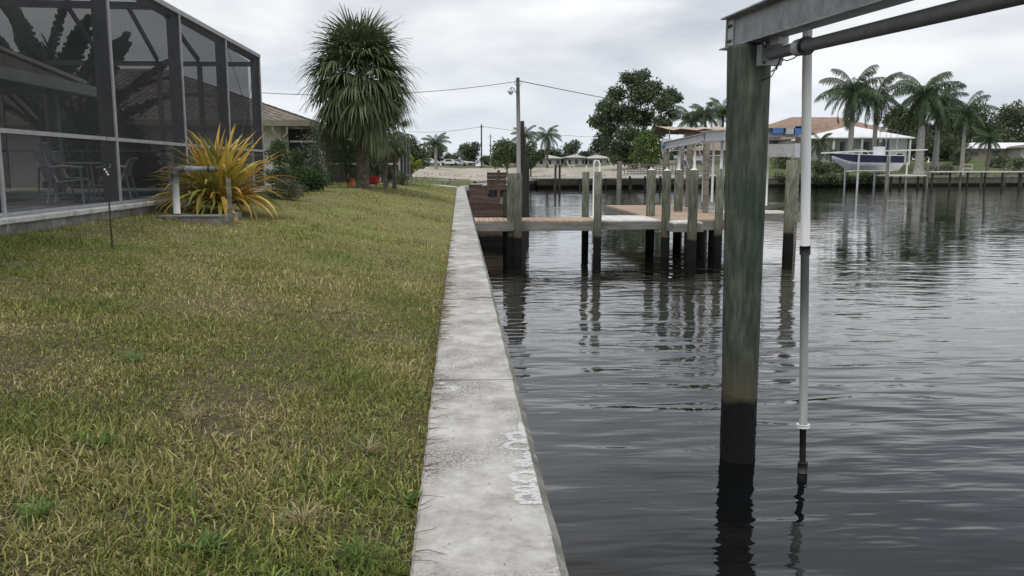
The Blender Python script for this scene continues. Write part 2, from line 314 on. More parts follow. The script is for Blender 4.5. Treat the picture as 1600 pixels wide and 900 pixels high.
df = N(t, 'ShaderNodeBsdfDiffuse'); df.inputs[0].default_value = (.0045, .005, .0055, 1)
ms = N(t, 'ShaderNodeMixShader'); L(t, fm.outputs[0], ms.inputs[0]); L(t, df.outputs[0], ms.inputs[1]); L(t, gl.outputs[0], ms.inputs[2]); L(t, ms.outputs[0], N(t, 'ShaderNodeOutputMaterial').inputs[0])

# ------------------------------------------------------------------ mesh helpers
def worldloc(o):
    v = Vector((0, 0, 0))
    while o is not None: v = v + o.location; o = o.parent
    return v
def link(name, me, m, parent=None):
    o = bpy.data.objects.new(name, me); COL.objects.link(o)
    if m: me.materials.clear(); me.materials.append(MATS[m])
    if parent is not None:
        o.parent = parent; o.location = -worldloc(parent)
    return o
class MB:
    def __init__(s): s.v = []; s.f = []
    def add(s, vs, fs):
        k = len(s.v); s.v += [tuple(a) for a in vs]; s.f += [tuple(k + i for i in f) for f in fs]
    def box(s, a, b):
        x0, y0, z0 = a; x1, y1, z1 = b
        s.add([(x0, y0, z0), (x1, y0, z0), (x1, y1, z0), (x0, y1, z0), (x0, y0, z1), (x1, y0, z1), (x1, y1, z1), (x0, y1, z1)],
              [(0, 3, 2, 1), (4, 5, 6, 7), (0, 1, 5, 4), (1, 2, 6, 5), (2, 3, 7, 6), (3, 0, 4, 7)]); return s
    def bar(s, p, q, w, h, up=(0, 0, 1)):
        p = Vector(p); q = Vector(q); d = (q - p).normalized(); u = Vector(up)
        if abs(d.dot(u)) > .98: u = Vector((0, 1, 0))
        r = d.cross(u).normalized(); u = r.cross(d).normalized()
        vs = [e + r * (sx * w / 2) + u * (sz * h / 2) for e in (p, q) for sx, sz in ((-1, -1), (1, -1), (1, 1), (-1, 1))]
        s.add(vs, [(0, 1, 2, 3), (4, 7, 6, 5), (0, 4, 5, 1), (1, 5, 6, 2), (2, 6, 7, 3), (3, 7, 4, 0)]); return s
    def tube(s, pts, rad, n=8, cap=True, jit=0.0):
        pts = [Vector(p) for p in pts]; m_ = len(pts)
        if not hasattr(rad, '__len__'): rad = [rad] * m_
        k = len(s.v); ref = Vector((0, 0, 1))
        if abs((pts[-1] - pts[0]).normalized().z) > .9: ref = Vector((1, 0, 0))
        for i, p in enumerate(pts):
            d = (pts[min(i + 1, m_ - 1)] - pts[max(i - 1, 0)]).normalized()
            a = d.cross(ref).normalized(); b_ = d.cross(a).normalized()
            for j in range(n):
                th = 2 * math.pi * j / n; r = rad[i] * (1 + (random.uniform(-jit, jit) if jit else 0))
                s.v.append(tuple(p + (a * math.cos(th) + b_ * math.sin(th)) * r))
        for i in range(m_ - 1):
            for j in range(n):
                j2 = (j + 1) % n
                s.f.append((k + i * n + j, k + i * n + j2, k + (i + 1) * n + j2, k + (i + 1) * n + j))
        if cap:
            s.f.append(tuple(k + j for j in range(n))); s.f.append(tuple(k + (m_ - 1) * n + n - 1 - j for j in range(n)))
        return s
    def mesh(s, name='m', smooth=False):
        me = bpy.data.meshes.new(name); me.from_pydata(s.v, [], s.f); me.validate()
        if smooth: me.polygons.foreach_set('use_smooth', [len(p.vertices) < 5 for p in me.polygons])
        me.update(); return me
    def build(s, name, m, parent=None, smooth=False):
        return link(name, s.mesh(name, smooth), m, parent)
def np_mesh(name, verts, faces, m, parent=None, col=None, smooth=False):
    """verts (n,3), faces (k,3 or 4) arrays"""
    me = bpy.data.meshes.new(name); verts = np.asarray(verts, np.float32); faces = np.asarray(faces, np.int32)
    w = faces.shape[1]
    me.vertices.add(len(verts)); me.vertices.foreach_set('co', verts.ravel())
    me.loops.add(faces.size); me.loops.foreach_set('vertex_index', faces.ravel())
    me.polygons.add(len(faces)); me.polygons.foreach_set('loop_start', np.arange(0, faces.size, w, dtype=np.int32))
    me.polygons.foreach_set('loop_total', np.full(len(faces), w, np.int32))
    if smooth: me.polygons.foreach_set('use_smooth', np.ones(len(faces), bool))
    me.update(calc_edges=True)
    if col is not None:
        a = me.color_attributes.new('col', 'FLOAT_COLOR', 'POINT'); c4 = np.ones((len(verts), 4), np.float32); c4[:, :3] = col; a.data.foreach_set('color', c4.ravel())
    return link(name, me, m, parent)
def tag(o, label, cat, group=None):
    o['label'] = label; o['category'] = cat
    if group: o['group'] = group
    return o
def thing(name, label, cat, loc, group=None):
    o = bpy.data.objects.new(name, None); COL.objects.link(o); o.location = loc; o.empty_display_size = .3
    return tag(o, label, cat, group)
def struct(o, k='structure'): o['kind'] = k; return o
def copy_tree(o, parent=None):
    c = o.copy(); COL.objects.link(c)
    if parent is not None: c.parent = parent
    for ch in list(o.children): copy_tree(ch, c)
    return c
def noise2(x, y, sc, seed=0):
    x = np.asarray(x) * sc; y = np.asarray(y) * sc; r = np.random.default_rng(seed); out = 0; amp = 1; tot = 0
    for o_ in range(4):
        for k in range(4):
            a = r.uniform(0, 6.28); ph = r.uniform(0, 6.28); fr = (1.9 ** o_) * r.uniform(.7, 1.4)
            out = out + amp * np.sin((x * np.cos(a) + y * np.sin(a)) * fr + ph + 1.3 * np.sin((x * np.sin(a) - y * np.cos(a)) * fr * .7 + ph))
            tot += amp
        amp *= .62
    return out / tot * 2.2

# ------------------------------------------------------------------ ground, water
def grid(xs, ys, zf):
    X, Y = np.meshgrid(xs, ys); Z = zf(X, Y); v = np.stack([X, Y, Z], -1).reshape(-1, 3)
    nx, ny = len(xs), len(ys); i = (np.arange(ny - 1)[:, None] * nx + np.arange(nx - 1)[None]).ravel()
    return v, np.stack([i, i + 1, i + nx + 1, i + nx], -1)
xs = np.concatenate([[-160, -90, -60, -40, -25, -16, -12], np.linspace(-9, -.19, 90)])
ys = np.concatenate([[-60, -30, -15, -6], np.linspace(-2, 20, 150), np.linspace(20.5, 62.3, 60)])
v, f = grid(xs, ys, lambda X, Y: T(X, Y) + .012 * noise2(X, Y, 3.0, 3) * np.clip((-X - .2) / .4, 0, 1) - .018 * (Y < 16) - .02)
struct(np_mesh('lawn', v, f, 'turf', smooth=True))
xs = np.array(sorted(set([-1500, -600, -200, -100, -50, -25, -12, -6, -3, -1, .1, .38] + list(np.linspace(.6, 9, 12)) + list(np.linspace(12, 150, 60)) + [200, 300, 600, 1500])))
tt = np.concatenate([[0, .5, 1, 2], np.linspace(3, 60, 40), [80, 120, 200, 400, 900, 3000]])
TT, XX = np.meshgrid(tt, xs, indexing='ij'); YY = ybank(XX) + TT; ZZ = T(XX, YY) + .03 * noise2(XX, YY, .6, 5)
v = np.stack([XX, YY, ZZ], -1).reshape(-1, 3); nx = len(xs)
i = (np.arange(len(tt) - 1)[:, None] * nx + np.arange(nx - 1)[None]).ravel(); f = np.stack([i, i + 1, i + nx + 1, i + nx], -1)
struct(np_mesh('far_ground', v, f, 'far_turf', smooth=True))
mb = MB(); mb.add([(.0, -400, WATER), (1600, -400, WATER), (1600, 230, WATER), (.0, 230, WATER)], [(0, 1, 2, 3)])
struct(mb.build('canal_water', 'canal_water'))
mb = MB(); mb.add([(.0, -400, -3.2), (1600, -400, -3.2), (1600, 230, -3.2), (.0, 230, -3.2)], [(0, 1, 2, 3)])
struct(mb.build('canal_bed', 'soil'))

# ------------------------------------------------------------------ the seawall under the camera
sw = thing('seawall', 'pale concrete seawall cap running away beside the lawn with white sprayed marks', 'seawall', (.1, 3, 0))
def cap_piece(y0, y1, parent, seed):
    r = random.Random(seed); prof = [(-.20, -.32), (-.20, -.018), (-.185, 0), (.0, .001), (.2, 0), (.362, -.002), (.400, -.042), (.402, -.32)]
    n = max(2, int((y1 - y0) / (.04 if y1 < 16 else .3))); vs = []; fs = []; k = len(prof)
    for a in range(n + 1):
        y = y0 + (y1 - y0) * a / n; e = mnoise.noise(Vector((y * 2.1, seed, 0))) * .010 + mnoise.noise(Vector((y * 11, seed, 9))) * .005; e2 = mnoise.noise(Vector((y * 2.3, seed, 5))) * .008 + mnoise.noise(Vector((y * 13, seed, 7))) * .004
        for j, (x, z) in enumerate(prof):
            xx = x + (e if j < 3 else e2 if j > 4 else 0); zz_ = z + (mnoise.noise(Vector((y * 4, x * 4, seed))) * .003 if j in (2, 3, 4, 5) else 0)
            if a in (0, n) and j in (2, 3, 4, 5): zz_ -= .006
            vs.append((xx, y, zz_))
    for a in range(n):
        for j in range(k - 1):
            fs.append((a * k + j, a * k + j + 1, (a + 1) * k + j + 1, (a + 1) * k + j))
    fs.append(tuple(range(k - 1, -1, -1))); fs.append(tuple(n * k + j for j in range(k)))
    m_ = MB(); m_.v = vs; m_.f = fs; c_ = m_.build('cap_segment', 'cap_concrete', parent)
    m_ = MB(); m_.v = [(v_[0] + .0015, v_[1], v_[2] + .0012) for i_, v_ in enumerate(vs) if i_ % k in (5, 6)] ; m_.f = [(2 * a, 2 * a + 1, 2 * a + 3, 2 * a + 2) for a in range(n)]
    m_.build('worn_arris', 'arris_concrete', c_)
ysj = [-12, -7.72, -3.22, 1.28, 5.78, 10.27, 14.9, 19.4, 23.9, 28.4, 32.9, 37.4, 41.9, 46.4, 50.9, 55.4, 62]
for i in range(len(ysj) - 1): cap_piece(ysj[i] + .012, ysj[i + 1] - .012, sw, i)
for i in range(len(ysj) - 1): MB().box((.16, ysj[i] + .004, -3.1), (.33, ysj[i + 1] - .004, -.322)).build('wall_panel', 'wall_face', sw)
# crack across the third slab, thin dark seam pieces
for pts in ([(-.17, 9.35), (.02, 9.40), (.18, 9.36)], [(.12, 9.45), (.25, 9.52), (.37, 9.5)]):
    m_ = MB(); m_.tube([(a, b_, .0015) for a, b_ in pts], [.004, .006, .003], 5); m_.build('crack', 'dark_stem', sw)
# sprayed white marks: worn paint lying on the cap, its outline broken up by the rough concrete
def onwall(px, py): p = PZ(px, py, 0); return p.x, p.y
def paint_decal(name, shapes, x0, y0, x1, y1, parent, thr=(.30, .62)):
    m, t = newmat(name + '_mat'); g = N(t, 'ShaderNodeNewGeometry').outputs['Position']
    nz_ = N(t, 'ShaderNodeTexNoise', i_Scale=14.0, i_Detail=7.0, i_Roughness=.7); L(t, g, nz_.inputs['Vector'])
    n2_ = N(t, 'ShaderNodeTexNoise', i_Scale=60.0, i_Detail=4.0); L(t, g, n2_.inputs['Vector'])
    off = N(t, 'ShaderNodeVectorMath', operation='MULTIPLY_ADD'); L(t, nz_.outputs['Color'], off.inputs[0]); off.inputs[1].default_value = (.05, .05, 0); L(t, g, off.inputs[2])
    acc = None
    for (cx, cy, rx, ry, w) in shapes:
        mp = N(t, 'ShaderNodeMapping'); mp.vector_type = 'TEXTURE'; mp.inputs['Location'].default_value = (cx + .025, cy + .025, 0); mp.inputs['Scale'].default_value = (rx, ry, 1e4); L(t, off.outputs[0], mp.inputs[0])
        ln = N(t, 'ShaderNodeVectorMath', operation='LENGTH'); L(t, mp.outputs[0], ln.inputs[0])
        if w > 0:
            a = N(t, 'ShaderNodeMath', operation='SUBTRACT'); L(t, ln.outputs['Value'], a.inputs[0]); a.inputs[1].default_value = 1.0
            ab = N(t, 'ShaderNodeMath', operation='ABSOLUTE'); L(t, a.outputs[0], ab.inputs[0]); src = ab.outputs[0]; lim = w
        else: src = ln.outputs['Value']; lim = 1.0
        mr = N(t, 'ShaderNodeMapRange'); L(t, src, mr.inputs[0]); mr.inputs[1].default_value = lim * 1.15; mr.inputs[2].default_value = lim * .55; mr.inputs[3].default_value = 0; mr.inputs[4].default_value = 1
        if acc is None: acc = mr.outputs[0]
        else: mx_ = N(t, 'ShaderNodeMath', operation='MAXIMUM'); L(t, acc, mx_.inputs[0]); L(t, mr.outputs[0], mx_.inputs[1]); acc = mx_.outputs[0]
    wear = ramp(t, n2_.outputs['Fac'], [(.40, .45), (.60, 1.0)])
    mu = N(t, 'ShaderNodeMath', operation='MULTIPLY'); L(t, acc, mu.inputs[0]); L(t, wear, mu.inputs[1])
    al = ramp(t, mu.outputs[0], [(thr[0], 0.0), (thr[1], .60)])
    b = N(t, 'ShaderNodeBsdfPrincipled', i_Roughness=.85); b.inputs['Base Color'].default_value = (.82, .83, .84, 1); tr = N(t, 'ShaderNodeBsdfTransparent')
    ms = N(t, 'ShaderNodeMixShader'); L(t, al, ms.inputs[0]); L(t, tr.outputs[0], ms.inputs[1]); L(t, b.outputs[0], ms.inputs[2]); L(t, ms.outputs[0], N(t, 'ShaderNodeOutputMaterial').inputs[0])
    q = MB(); q.add([(x0, y0, .0042), (x1, y0, .0042), (x1, y1, .0042), (x0, y1, .0042)], [(0, 1, 2, 3)]); o = q.build('sprayed_mark', None, parent); o.data.materials.append(m); return o
sh_l = []
for (px, py, rx, ry, w) in ((831, 779, .062, .058, .38), (822, 746, .066, .064, .40), (836, 770, .03, .16, 0), (820, 765, .05, .030, .4), (818, 725, .075, .075, 0), (828, 715, .045, .11, 0), (812, 697, .075, .06, .28), (812, 683, .06, .07, .35), (815, 672, .025, .20, 0)):
    x, y = onwall(px, py); sh_l.append((x, y, rx, ry, w))
paint_decal('sprayed_marks', sh_l, .08, 3.3, .358, 5.35, sw)
sh_l = [onwall(703, 608) + (.075, .11, 0), onwall(690, 600) + (.05, .05, 0)]
paint_decal('chalk_patch', sh_l, -.18, 5.2, .0, 5.76, sw, (.35, .8))

# second stretch of wall turning away, and the far bulkhead
fw = thing('bulkhead', 'concrete bulkhead turning right where the lawn ends', 'seawall', (2, 75, 0))
def wallrun(pts, parent, capm, facem, w=.6, zt=.0, step=4.5, zb=-3.1, h=.3):
    for (a, b_) in zip(pts[:-1], pts[1:]):
        a = Vector(a); b_ = Vector(b_); n = max(1, round((b_ - a).length / step))
        for i in range(n):
            p = a.lerp(b_, i / n); q = a.lerp(b_, (i + 1) / n); d = (q - p).normalized() * .01
            MB().bar(p + d + Vector((0, 0, zt - h / 2)), q - d + Vector((0, 0, zt - h / 2)), w, h).build('cap_segment', capm, parent)
            MB().bar(p + Vector((0, 0, (zt - h + zb) / 2 - .002)), q + Vector((0, 0, (zt - h + zb) / 2 - .002)), w * .5, zt - h - zb - .004).build('wall_panel', facem, parent)
wallrun([(.1, 62.2, 0), (3.0, 84, .1), (9, 100, .15)], fw, 'cap_concrete', 'wall_face')
fb = thing('bulkhead', 'long far bulkhead with pale cap across the basin below the sandy lot', 'seawall', (20, 102, 0))
wallrun([(9.2, 100, .18), (28, 103, .18)], fb, 'cap_concrete', 'mossy_wall', .9, .05, 3.2)
fb2 = thing('bulkhead', 'weathered grey bulkhead at the foot of the green lawn with the royal palms', 'seawall', (60, 108, 0))
wallrun([(28.2, 103, .25), (80, 111, .35), (140, 117, .35)], fb2, 'old_concrete', 'mossy_wall', .7, .0, 4.0)

# ------------------------------------------------------------------ near boat lift: pile, beam, shaft, guide pole
def pile(px, Y, ztop, r0, r1, m, label, group=None, zb=-3, px_top=None, cap=None, n=18, x=None, cat='dock piling'):
    xb = xat(px, Y) if x is None else x
    root = thing('piling', label, cat, (xb, Y, WATER), group)
    k = 9; pts = []; rad = []
    xt = xb if px_top is None else px_top
    for i in range(k):
        z = zb + (ztop - zb) * i / (k - 1); u = i / (k - 1)
        pts.append((xb + (xt - xb) * max(0, (z - WATER) / (ztop - WATER)), Y, z)); rad.append(r1 + (r0 - r1) * u)
    pts.append((pts[-1][0], Y, ztop + .008)); rad.append(rad[-1] * .93)
    m_ = MB(); m_.tube(pts, rad, n, jit=.018); m_.build('post', m, root, smooth=True)
    if cap:
        m_ = MB(); m_.tube([(xt, Y, ztop + .010), (xt, Y, ztop + .025), (xt, Y, ztop + .05), (xt, Y, ztop + .11)], [r0 * .85, r0 * .7, r0 * .22, .012], 12); m_.build('cone_cap', 'pvc_white', root)
    return root
pb = PZ(1152, 716, WATER); pt_ = PY(1171, 72, pb.y)
bp = thing('piling', 'big green treated piling in front carrying the steel beam', 'dock piling', (pb.x, pb.y, WATER))
nz_, na_ = 150, 96; zs_ = np.concatenate([[-3, -2], np.linspace(-1.5, pt_.z, nz_ - 2)]); vs = []
for z_ in zs_:
    u_ = (z_ - WATER) / (pt_.z - WATER); cx_ = pb.x + (pt_.x - pb.x) * max(0, u_); r0_ = .148 + .030 * max(0, u_)
    for j in range(na_):
        a_ = 2 * math.pi * j / na_; ca, sa = math.cos(a_), math.sin(a_)
        g1 = mnoise.noise(Vector((ca * 7, sa * 7, z_ * .55))); g2 = mnoise.noise(Vector((ca * 20 + 9, sa * 20, z_ * 1.1))); g3 = mnoise.noise(Vector((ca * 2, sa * 2, z_ * 2.2 + 4)))
        crack = -max(0, abs(mnoise.noise(Vector((ca * 5.5 + 3, sa * 5.5, z_ * .35)))) * -9 + .55) * .012
        barn = 0
        if z_ < -.62: barn = max(0, mnoise.noise(Vector((ca * 9, sa * 9, z_ * 26)))) * .012 * min(1, (-.62 - z_) * 6)
        rr_ = r0_ + .0022 * g1 + .0016 * g2 + .003 * g3 + crack + barn
        vs.append((cx_ + ca * rr_, pb.y + sa * rr_, z_))
k_ = len(zs_); f_ = [(i * na_ + j, i * na_ + (j + 1) % na_, (i + 1) * na_ + (j + 1) % na_, (i + 1) * na_ + j) for i in range(k_ - 1) for j in range(na_)]
q = MB(); q.add(vs, f_ + [tuple((k_ - 1) * na_ + j for j in range(na_))]); q.build('post', 'pile', bp, smooth=True)

bl = thing('boat_lift_beam', 'galvanised I-beam on the big near piling, running towards the camera', 'lift beam', tuple(pt_))
VP = ray(745, 195)
def camZ(px, py, Z): return EYE + CAMROT @ Vector(((px - 800) / F * Z, (450 - py) / F * Z, -Z))
A = camZ(1138, 79, 7.5); D = -VP; Lb = 8.0
side = D.cross(Vector((0, 0, 1))).normalized(); up = side.cross(D).normalized()
if up.z < 0: up = -up
def blk(a0, a1, s0, s1, u0, u1):
    m_ = MB(); vs = [A + D * a + side * s + up * u for a in (a0, a1) for s, u in ((s0, u0), (s1, u0), (s1, u1), (s0, u1))]
    m_.add(vs, [(0, 1, 2, 3), (4, 7, 6, 5), (0, 4, 5, 1), (1, 5, 6, 2), (2, 6, 7, 3), (3, 7, 4, 0)]); return m_
HB = .275
blk(0, Lb, -.006, .006, .012, HB - .012).build('web', 'galv', bl)
blk(-.0, Lb, -.085, .085, HB - .012, HB).build('top_flange', 'galv', bl)
blk(-.0, Lb, -.085, .085, 0, .012).build('bottom_flange', 'galv', bl)
for q, sgn in enumerate((-1, 1)):
    s0, s1 = (.0065, .016) if sgn > 0 else (-.016, -.0065)
    blk(.02, .17, s0, s1, .014, HB - .016).build('end_cleat', 'galv_pale', bl)
blk(-.012, -.001, -.03, .03, .0, HB + .012).build('end_plate', 'galv_pale', bl)
for u in (.07, .2):
    for a_ in (.055, .125):
        for sg in (-1, 1):
            c0 = A + D * a_ + side * (sg * .016) + up * u; m_ = MB(); m_.tube([c0, c0 + side * (sg * .018)], .014, 6); m_.build('bolt', 'bolt_steel', bl)
sh = thing('drive_shaft', 'dark grey lift drive pipe slung under the near I-beam', 'drive pipe', tuple(camZ(1200, 86, 6.62)))
S0 = camZ(1200, 86, 6.62)
m_ = MB(); m_.tube([S0, S0 + D * 7.5], .044, 24); m_.build('pipe', 'shaft', sh, smooth=True)
m_ = MB(); m_.tube([S0 - D * .10, S0 - D * .0], .052, 20); m_.build('pipe_end', 'galv', sh, smooth=True)
cc = S0 + D * .72
m_ = MB(); m_.tube([cc - D * .09, cc + D * .05], .06, 20); m_.build('collar', 'galv_pale', sh, smooth=True)
m_ = MB(); m_.tube([cc + D * .05, cc + D * .075], .066, 20); m_.build('collar_lip', 'bolt_steel', sh, smooth=True)
def sblk(c, a0, a1, s0, s1, u0, u1):
    m_ = MB(); vs = [c + D * a + side * s + up * u for a in (a0, a1) for s, u in ((s0, u0), (s1, u0), (s1, u1), (s0, u1))]
    m_.add(vs, [(0, 1, 2, 3), (4, 7, 6, 5), (0, 4, 5, 1), (1, 5, 6, 2), (2, 6, 7, 3), (3, 7, 4, 0)]); return m_
bk = sblk(S0, -.02, .09, -.085, .085, -.085, .075); bk.build('bearing_block', 'galv', sh)
sblk(S0, -.06, .02, -.12, -.05, -.05, .02).build('bearing_lug', 'galv_pale', sh)
sblk(S0, .10, .30, -.05, .03, .06, .115).build('hanger_plate', 'galv_pale', sh)
sblk(S0, .0, .10, -.055, .03, .075, .14).build('hanger_plate', 'galv', sh)
for u in (-.065, .055):
    c0 = S0 + D * .09 + side * .06 + up * u; m_ = MB(); m_.tube([c0, c0 + D * .015], .012, 6); m_.build('bolt', 'bolt_steel', sh)
cb = thing('cable_tie', 'loose black cable loops hanging under the drive pipe', 'cable', tuple(S0 + D * .3))
Q0 = S0 + D * .28
for pts in ([Q0 + up * -.045, Q0 + up * -.10 - D * .05 - side * .0, Q0 + up * -.17 - D * .2 - side * .01, Q0 + up * -.20 - D * .5],
            [Q0 + up * -.045, Q0 + D * .03 - up * .1 + side * .03, Q0 + D * .02 - up * .15 + side * .07, Q0 + D * .02 - up * .13 + side * .03, Q0 - up * .05],
            [Q0 - up * .05, Q0 + D * .15 - up * .075, Q0 + D * .3 - up * .065, Q0 + D * .42 - up * .03]):
    m_ = MB(); m_.tube(pts, .0045, 6); m_.build('strand', 'cable', cb, smooth=True)

gp = thing('guide_pole', 'tall white and grey plastic guide pole standing in the water by the big piling', 'pole', tuple(PZ(1254, 737, WATER)))
g0 = PZ(1254, 739, WATER); yb = g0.y; g1 = PY(1262, 20, yb)
def gpt(py):
    u = (py - 739) / (20 - 739.0); p = PY(1254 + 8 * u, py, yb); return p
zz_ = lambda py: PY(1256, py, yb).z
def seg(pa, pb_, r, n, name, m): 
    q = MB(); q.tube([gpt(pa), gpt((pa + pb_) / 2), gpt(pb_)], r, n); q.build(name, m, gp, smooth=True)
seg(391, 22, .037, 20, 'upper_tube', 'pvc_white'); seg(664, 391, .034, 20, 'lower_tube', 'pvc_grime')
seg(398, 384, .043, 20, 'coupling', 'black_rubber'); seg(667, 663, .056, 20, 'flange', 'pvc_white')
q = MB(); q.tube([gpt(664), g0, g0 + Vector((0, 0, -1.5))], .027, 14, jit=.1); q.build('inner_rod', 'dark_pipe', gp, smooth=True)
q = MB(); q.tube([gpt(738), gpt(722)], .041, 14, jit=.06); q.build('rod_sleeve', 'dark_pipe', gp, smooth=True)

# ------------------------------------------------------------------ grass blades (one mass)
def build_grass():
    bands = [(1.7, 4.2, 9500, 1.0), (4.2, 7.0, 6500, 1.0), (7.0, 11.0, 3600, 1.15), (11.0, 17.0, 1150, 1.5), (17, 26, 520, 2.1), (26, 40, 210, 3.2), (40, 60, 70, 5.5)]
    VS, FS, CS = [], [], []; base = 0
    for (y0, y1, dens, k) in bands:
        n = int(dens * (y1 - y0) * 11); y = rng.uniform(y0, y1, n); x = rng.uniform(-11, -.17, n)
        keep = (x > -(.60 * y + .7)) & (x > np.where(y < 26.4, -5.66, -9.0)); x = x[keep]; y = y[keep]
        cl = noise2(x, y, 2.6, 11) + .7 * noise2(x, y, 9.0, 12)
        keep = rng.uniform(0, 1, len(x)) < np.clip(.70 + .45 * cl, .22, 1.0)
        bare = noise2(x, y, 1.9, 55) + .5 * noise2(x, y, 6.5, 56); keep &= ~((bare > .92) & (rng.uniform(0, 1, len(x)) < .8))
        keep &= rng.uniform(0, 1, len(x)) < np.clip((-.1 - x) / .22 + .25 + .5 * noise2(x, y, 4, 8), .12, 1)
        x = x[keep]; y = y[keep]; cl = cl[keep]; n = len(x)
        z = T(x, y) - .02 - .02
        clump = noise2(x, y, 1.4, 20)
        h = rng.uniform(.018, .054, n) * (1 + .5 * np.clip(clump, -1, 1)) * (k ** .3)
        tall = rng.uniform(0, 1, n) < .03; h = np.where(tall, h * 1.9, h)
        w = rng.uniform(.0015, .0034, n) * k * (1 + (y - y0) / max(1, y1) * .6)
        az = rng.uniform(0, 2 * np.pi, n); lean = rng.uniform(.3, 2.3, n); curl = rng.uniform(-1.2, 2.4, n)
        sd_ = rng.uniform(-2.2, 2.2, n)
        P = np.zeros((n, 4, 3)); P[:, 0, 0] = x; P[:, 0, 1] = y; P[:, 0, 2] = z
        ang = lean * .5; azc = az.copy(); seg = h * 1.5 / 3
        for s_ in range(1, 4):
            P[:, s_, 0] = P[:, s_ - 1, 0] + np.cos(azc) * np.sin(ang) * seg
            P[:, s_, 1] = P[:, s_ - 1, 1] + np.sin(azc) * np.sin(ang) * seg
            P[:, s_, 2] = np.maximum(P[:, s_ - 1, 2] + np.cos(ang) * seg, z + .014)
            ang = ang + lean * .3 + curl * .33; azc = azc + sd_ * .6
        side_ = np.stack([-np.sin(az), np.cos(az), np.zeros(n)], -1)
        wid = np.array([.8, 1.0, .75])[None, :, None] * w[:, None, None] * side_[:, None, :]
        V = np.concatenate([P[:, :3] - wid, P[:, :3] + wid, P[:, 3:4]], 1)  # 7 verts
        idx = base + np.arange(n)[:, None] * 7
        tri = np.array([[0, 3, 4], [0, 4, 1], [1, 4, 5], [1, 5, 2], [2, 5, 6]])
        FS.append((idx[:, :, None] + tri[None]).reshape(-1, 3)); VS.append(V.reshape(-1, 3)); base += n * 7
        patch = noise2(x, y, .85, 31) * .55 + noise2(x, y, 3.1, 32) * .45
        r = rng.uniform(0, 1, n); dry = np.clip(.37 + .60 * patch + (r - .5) * .85, 0, 1)
        r2 = rng.uniform(0, 1, (n, 1))
        green = np.array([.075, .115, .028]) * (1 - r2) + np.array([.20, .26, .075]) * r2
        oliv = np.array([.15, .15, .052]) * (1 - r2) + np.array([.34, .31, .13]) * r2
        straw = np.array([.24, .18, .105]) * (1 - r2) + np.array([.64, .54, .37]) * r2
        d = dry[:, None]
        c = np.where(d < .5, green * (1 - d * 2) + oliv * d * 2, oliv * (2 - 2 * d) + straw * (2 * d - 1))
        c = c * np.array([1.22, 1.25, 1.04]) * rng.uniform(.45, 1.45, (n, 1)); c = np.clip(c, 0, .75)
        CS.append(np.repeat(c, 7, 0))
    o = np_mesh('grass', np.concatenate(VS), np.concatenate(FS), 'grass_blade', col=np.concatenate(CS)); struct(o, 'stuff')
    o['label'] = 'short patchy green and straw coloured lawn grass'
    print('grass tris', sum(len(a) for a in FS))
m, t = newmat('grass_blade')
at = N(t, 'ShaderNodeAttribute', attribute_name='col'); b = N(t, 'ShaderNodeBsdfPrincipled', i_Roughness=.75); b.inputs['Specular IOR Level'].default_value = .2
L(t, at.outputs['Color'], b.inputs['Base Color']); tr = N(t, 'ShaderNodeBsdfTranslucent'); L(t, at.outputs['Color'], tr.inputs[0])
ms = N(t, 'ShaderNodeMixShader'); ms.inputs[0].default_value = .2; L(t, b.outputs[0], ms.inputs[1]); L(t, tr.outputs[0], ms.inputs[2]); L(t, ms.outputs[0], N(t, 'ShaderNodeOutputMaterial').inputs[0])
build_grass()
def tuft(x, y, kind, label):
    z = Tf(x, y) - .03; root = thing('grass_clump' if kind != 'weed' else 'weed_clump', label, 'weed', (x, y, z)); r = random.Random(int(x * 1000 + y * 77))
    q = MB()
    for i in range(70 if kind != 'weed' else 46):
        a = r.uniform(0, 6.28); rad = r.uniform(0, .05); ln = r.uniform(.05, .15) * (1 if kind != 'weed' else .62); w_ = (.0026 if kind != 'weed' else .010) * r.uniform(.7, 1.3)
        p = Vector((x + math.cos(a) * rad, y + math.sin(a) * rad, z)); d = Vector((math.cos(a) * r.uniform(.2, 1), math.sin(a) * r.uniform(.2, 1), r.uniform(.5, 1.1))).normalized(); sd__ = Vector((-math.sin(a), math.cos(a), 0)); vs = []
        for k2, ww in enumerate((.6, 1, .8, .05)):
            vs += [p - sd__ * w_ * ww, p + sd__ * w_ * ww]; p = p + d * ln / 3; d = (d + Vector((0, 0, -.45)) + sd__ * r.uniform(-.25, .25)).normalized()
        q.add(vs, [(2 * k2, 2 * k2 + 1, 2 * k2 + 3, 2 * k2 + 2) for k2 in range(3)])
    q.build('blades', {'weed': 'weed_leaf', 'dry': 'dry_blade', 'green': 'weed_leaf'}[kind], root)
leafmat('weed_leaf', [(.05, .11, .025), (.10, .19, .045), (.19, .29, .08)], .1)
leafmat('dry_blade', [(.20, .16, .085), (.34, .28, .15), (.46, .39, .23)], .1)
for px_, py_, kd, lb in ((325, 852, 'weed', 'bright green broad leaved weed clump low in the foreground lawn'), (640, 780, 'weed', 'green weed clump touching the wall edge in the lower foreground'), (150, 690, 'green', 'tall green grass clump at lower left'), (470, 812, 'dry', 'straw coloured dry grass clump in the near lawn'), (575, 700, 'dry', 'dry grass clump close to the seawall'), (60, 800, 'green', 'rank green grass clump in the lower left corner'), (560, 870, 'green', 'green grass clump at the bottom edge near the seawall'), (300, 650, 'dry', 'dry tuft amid the middle foreground lawn'), (210, 560, 'green', 'green tuft farther up the left lawn')):
    p_ = ground_hit(px_, py_); tuft(p_.x, p_.y, kd, lb)
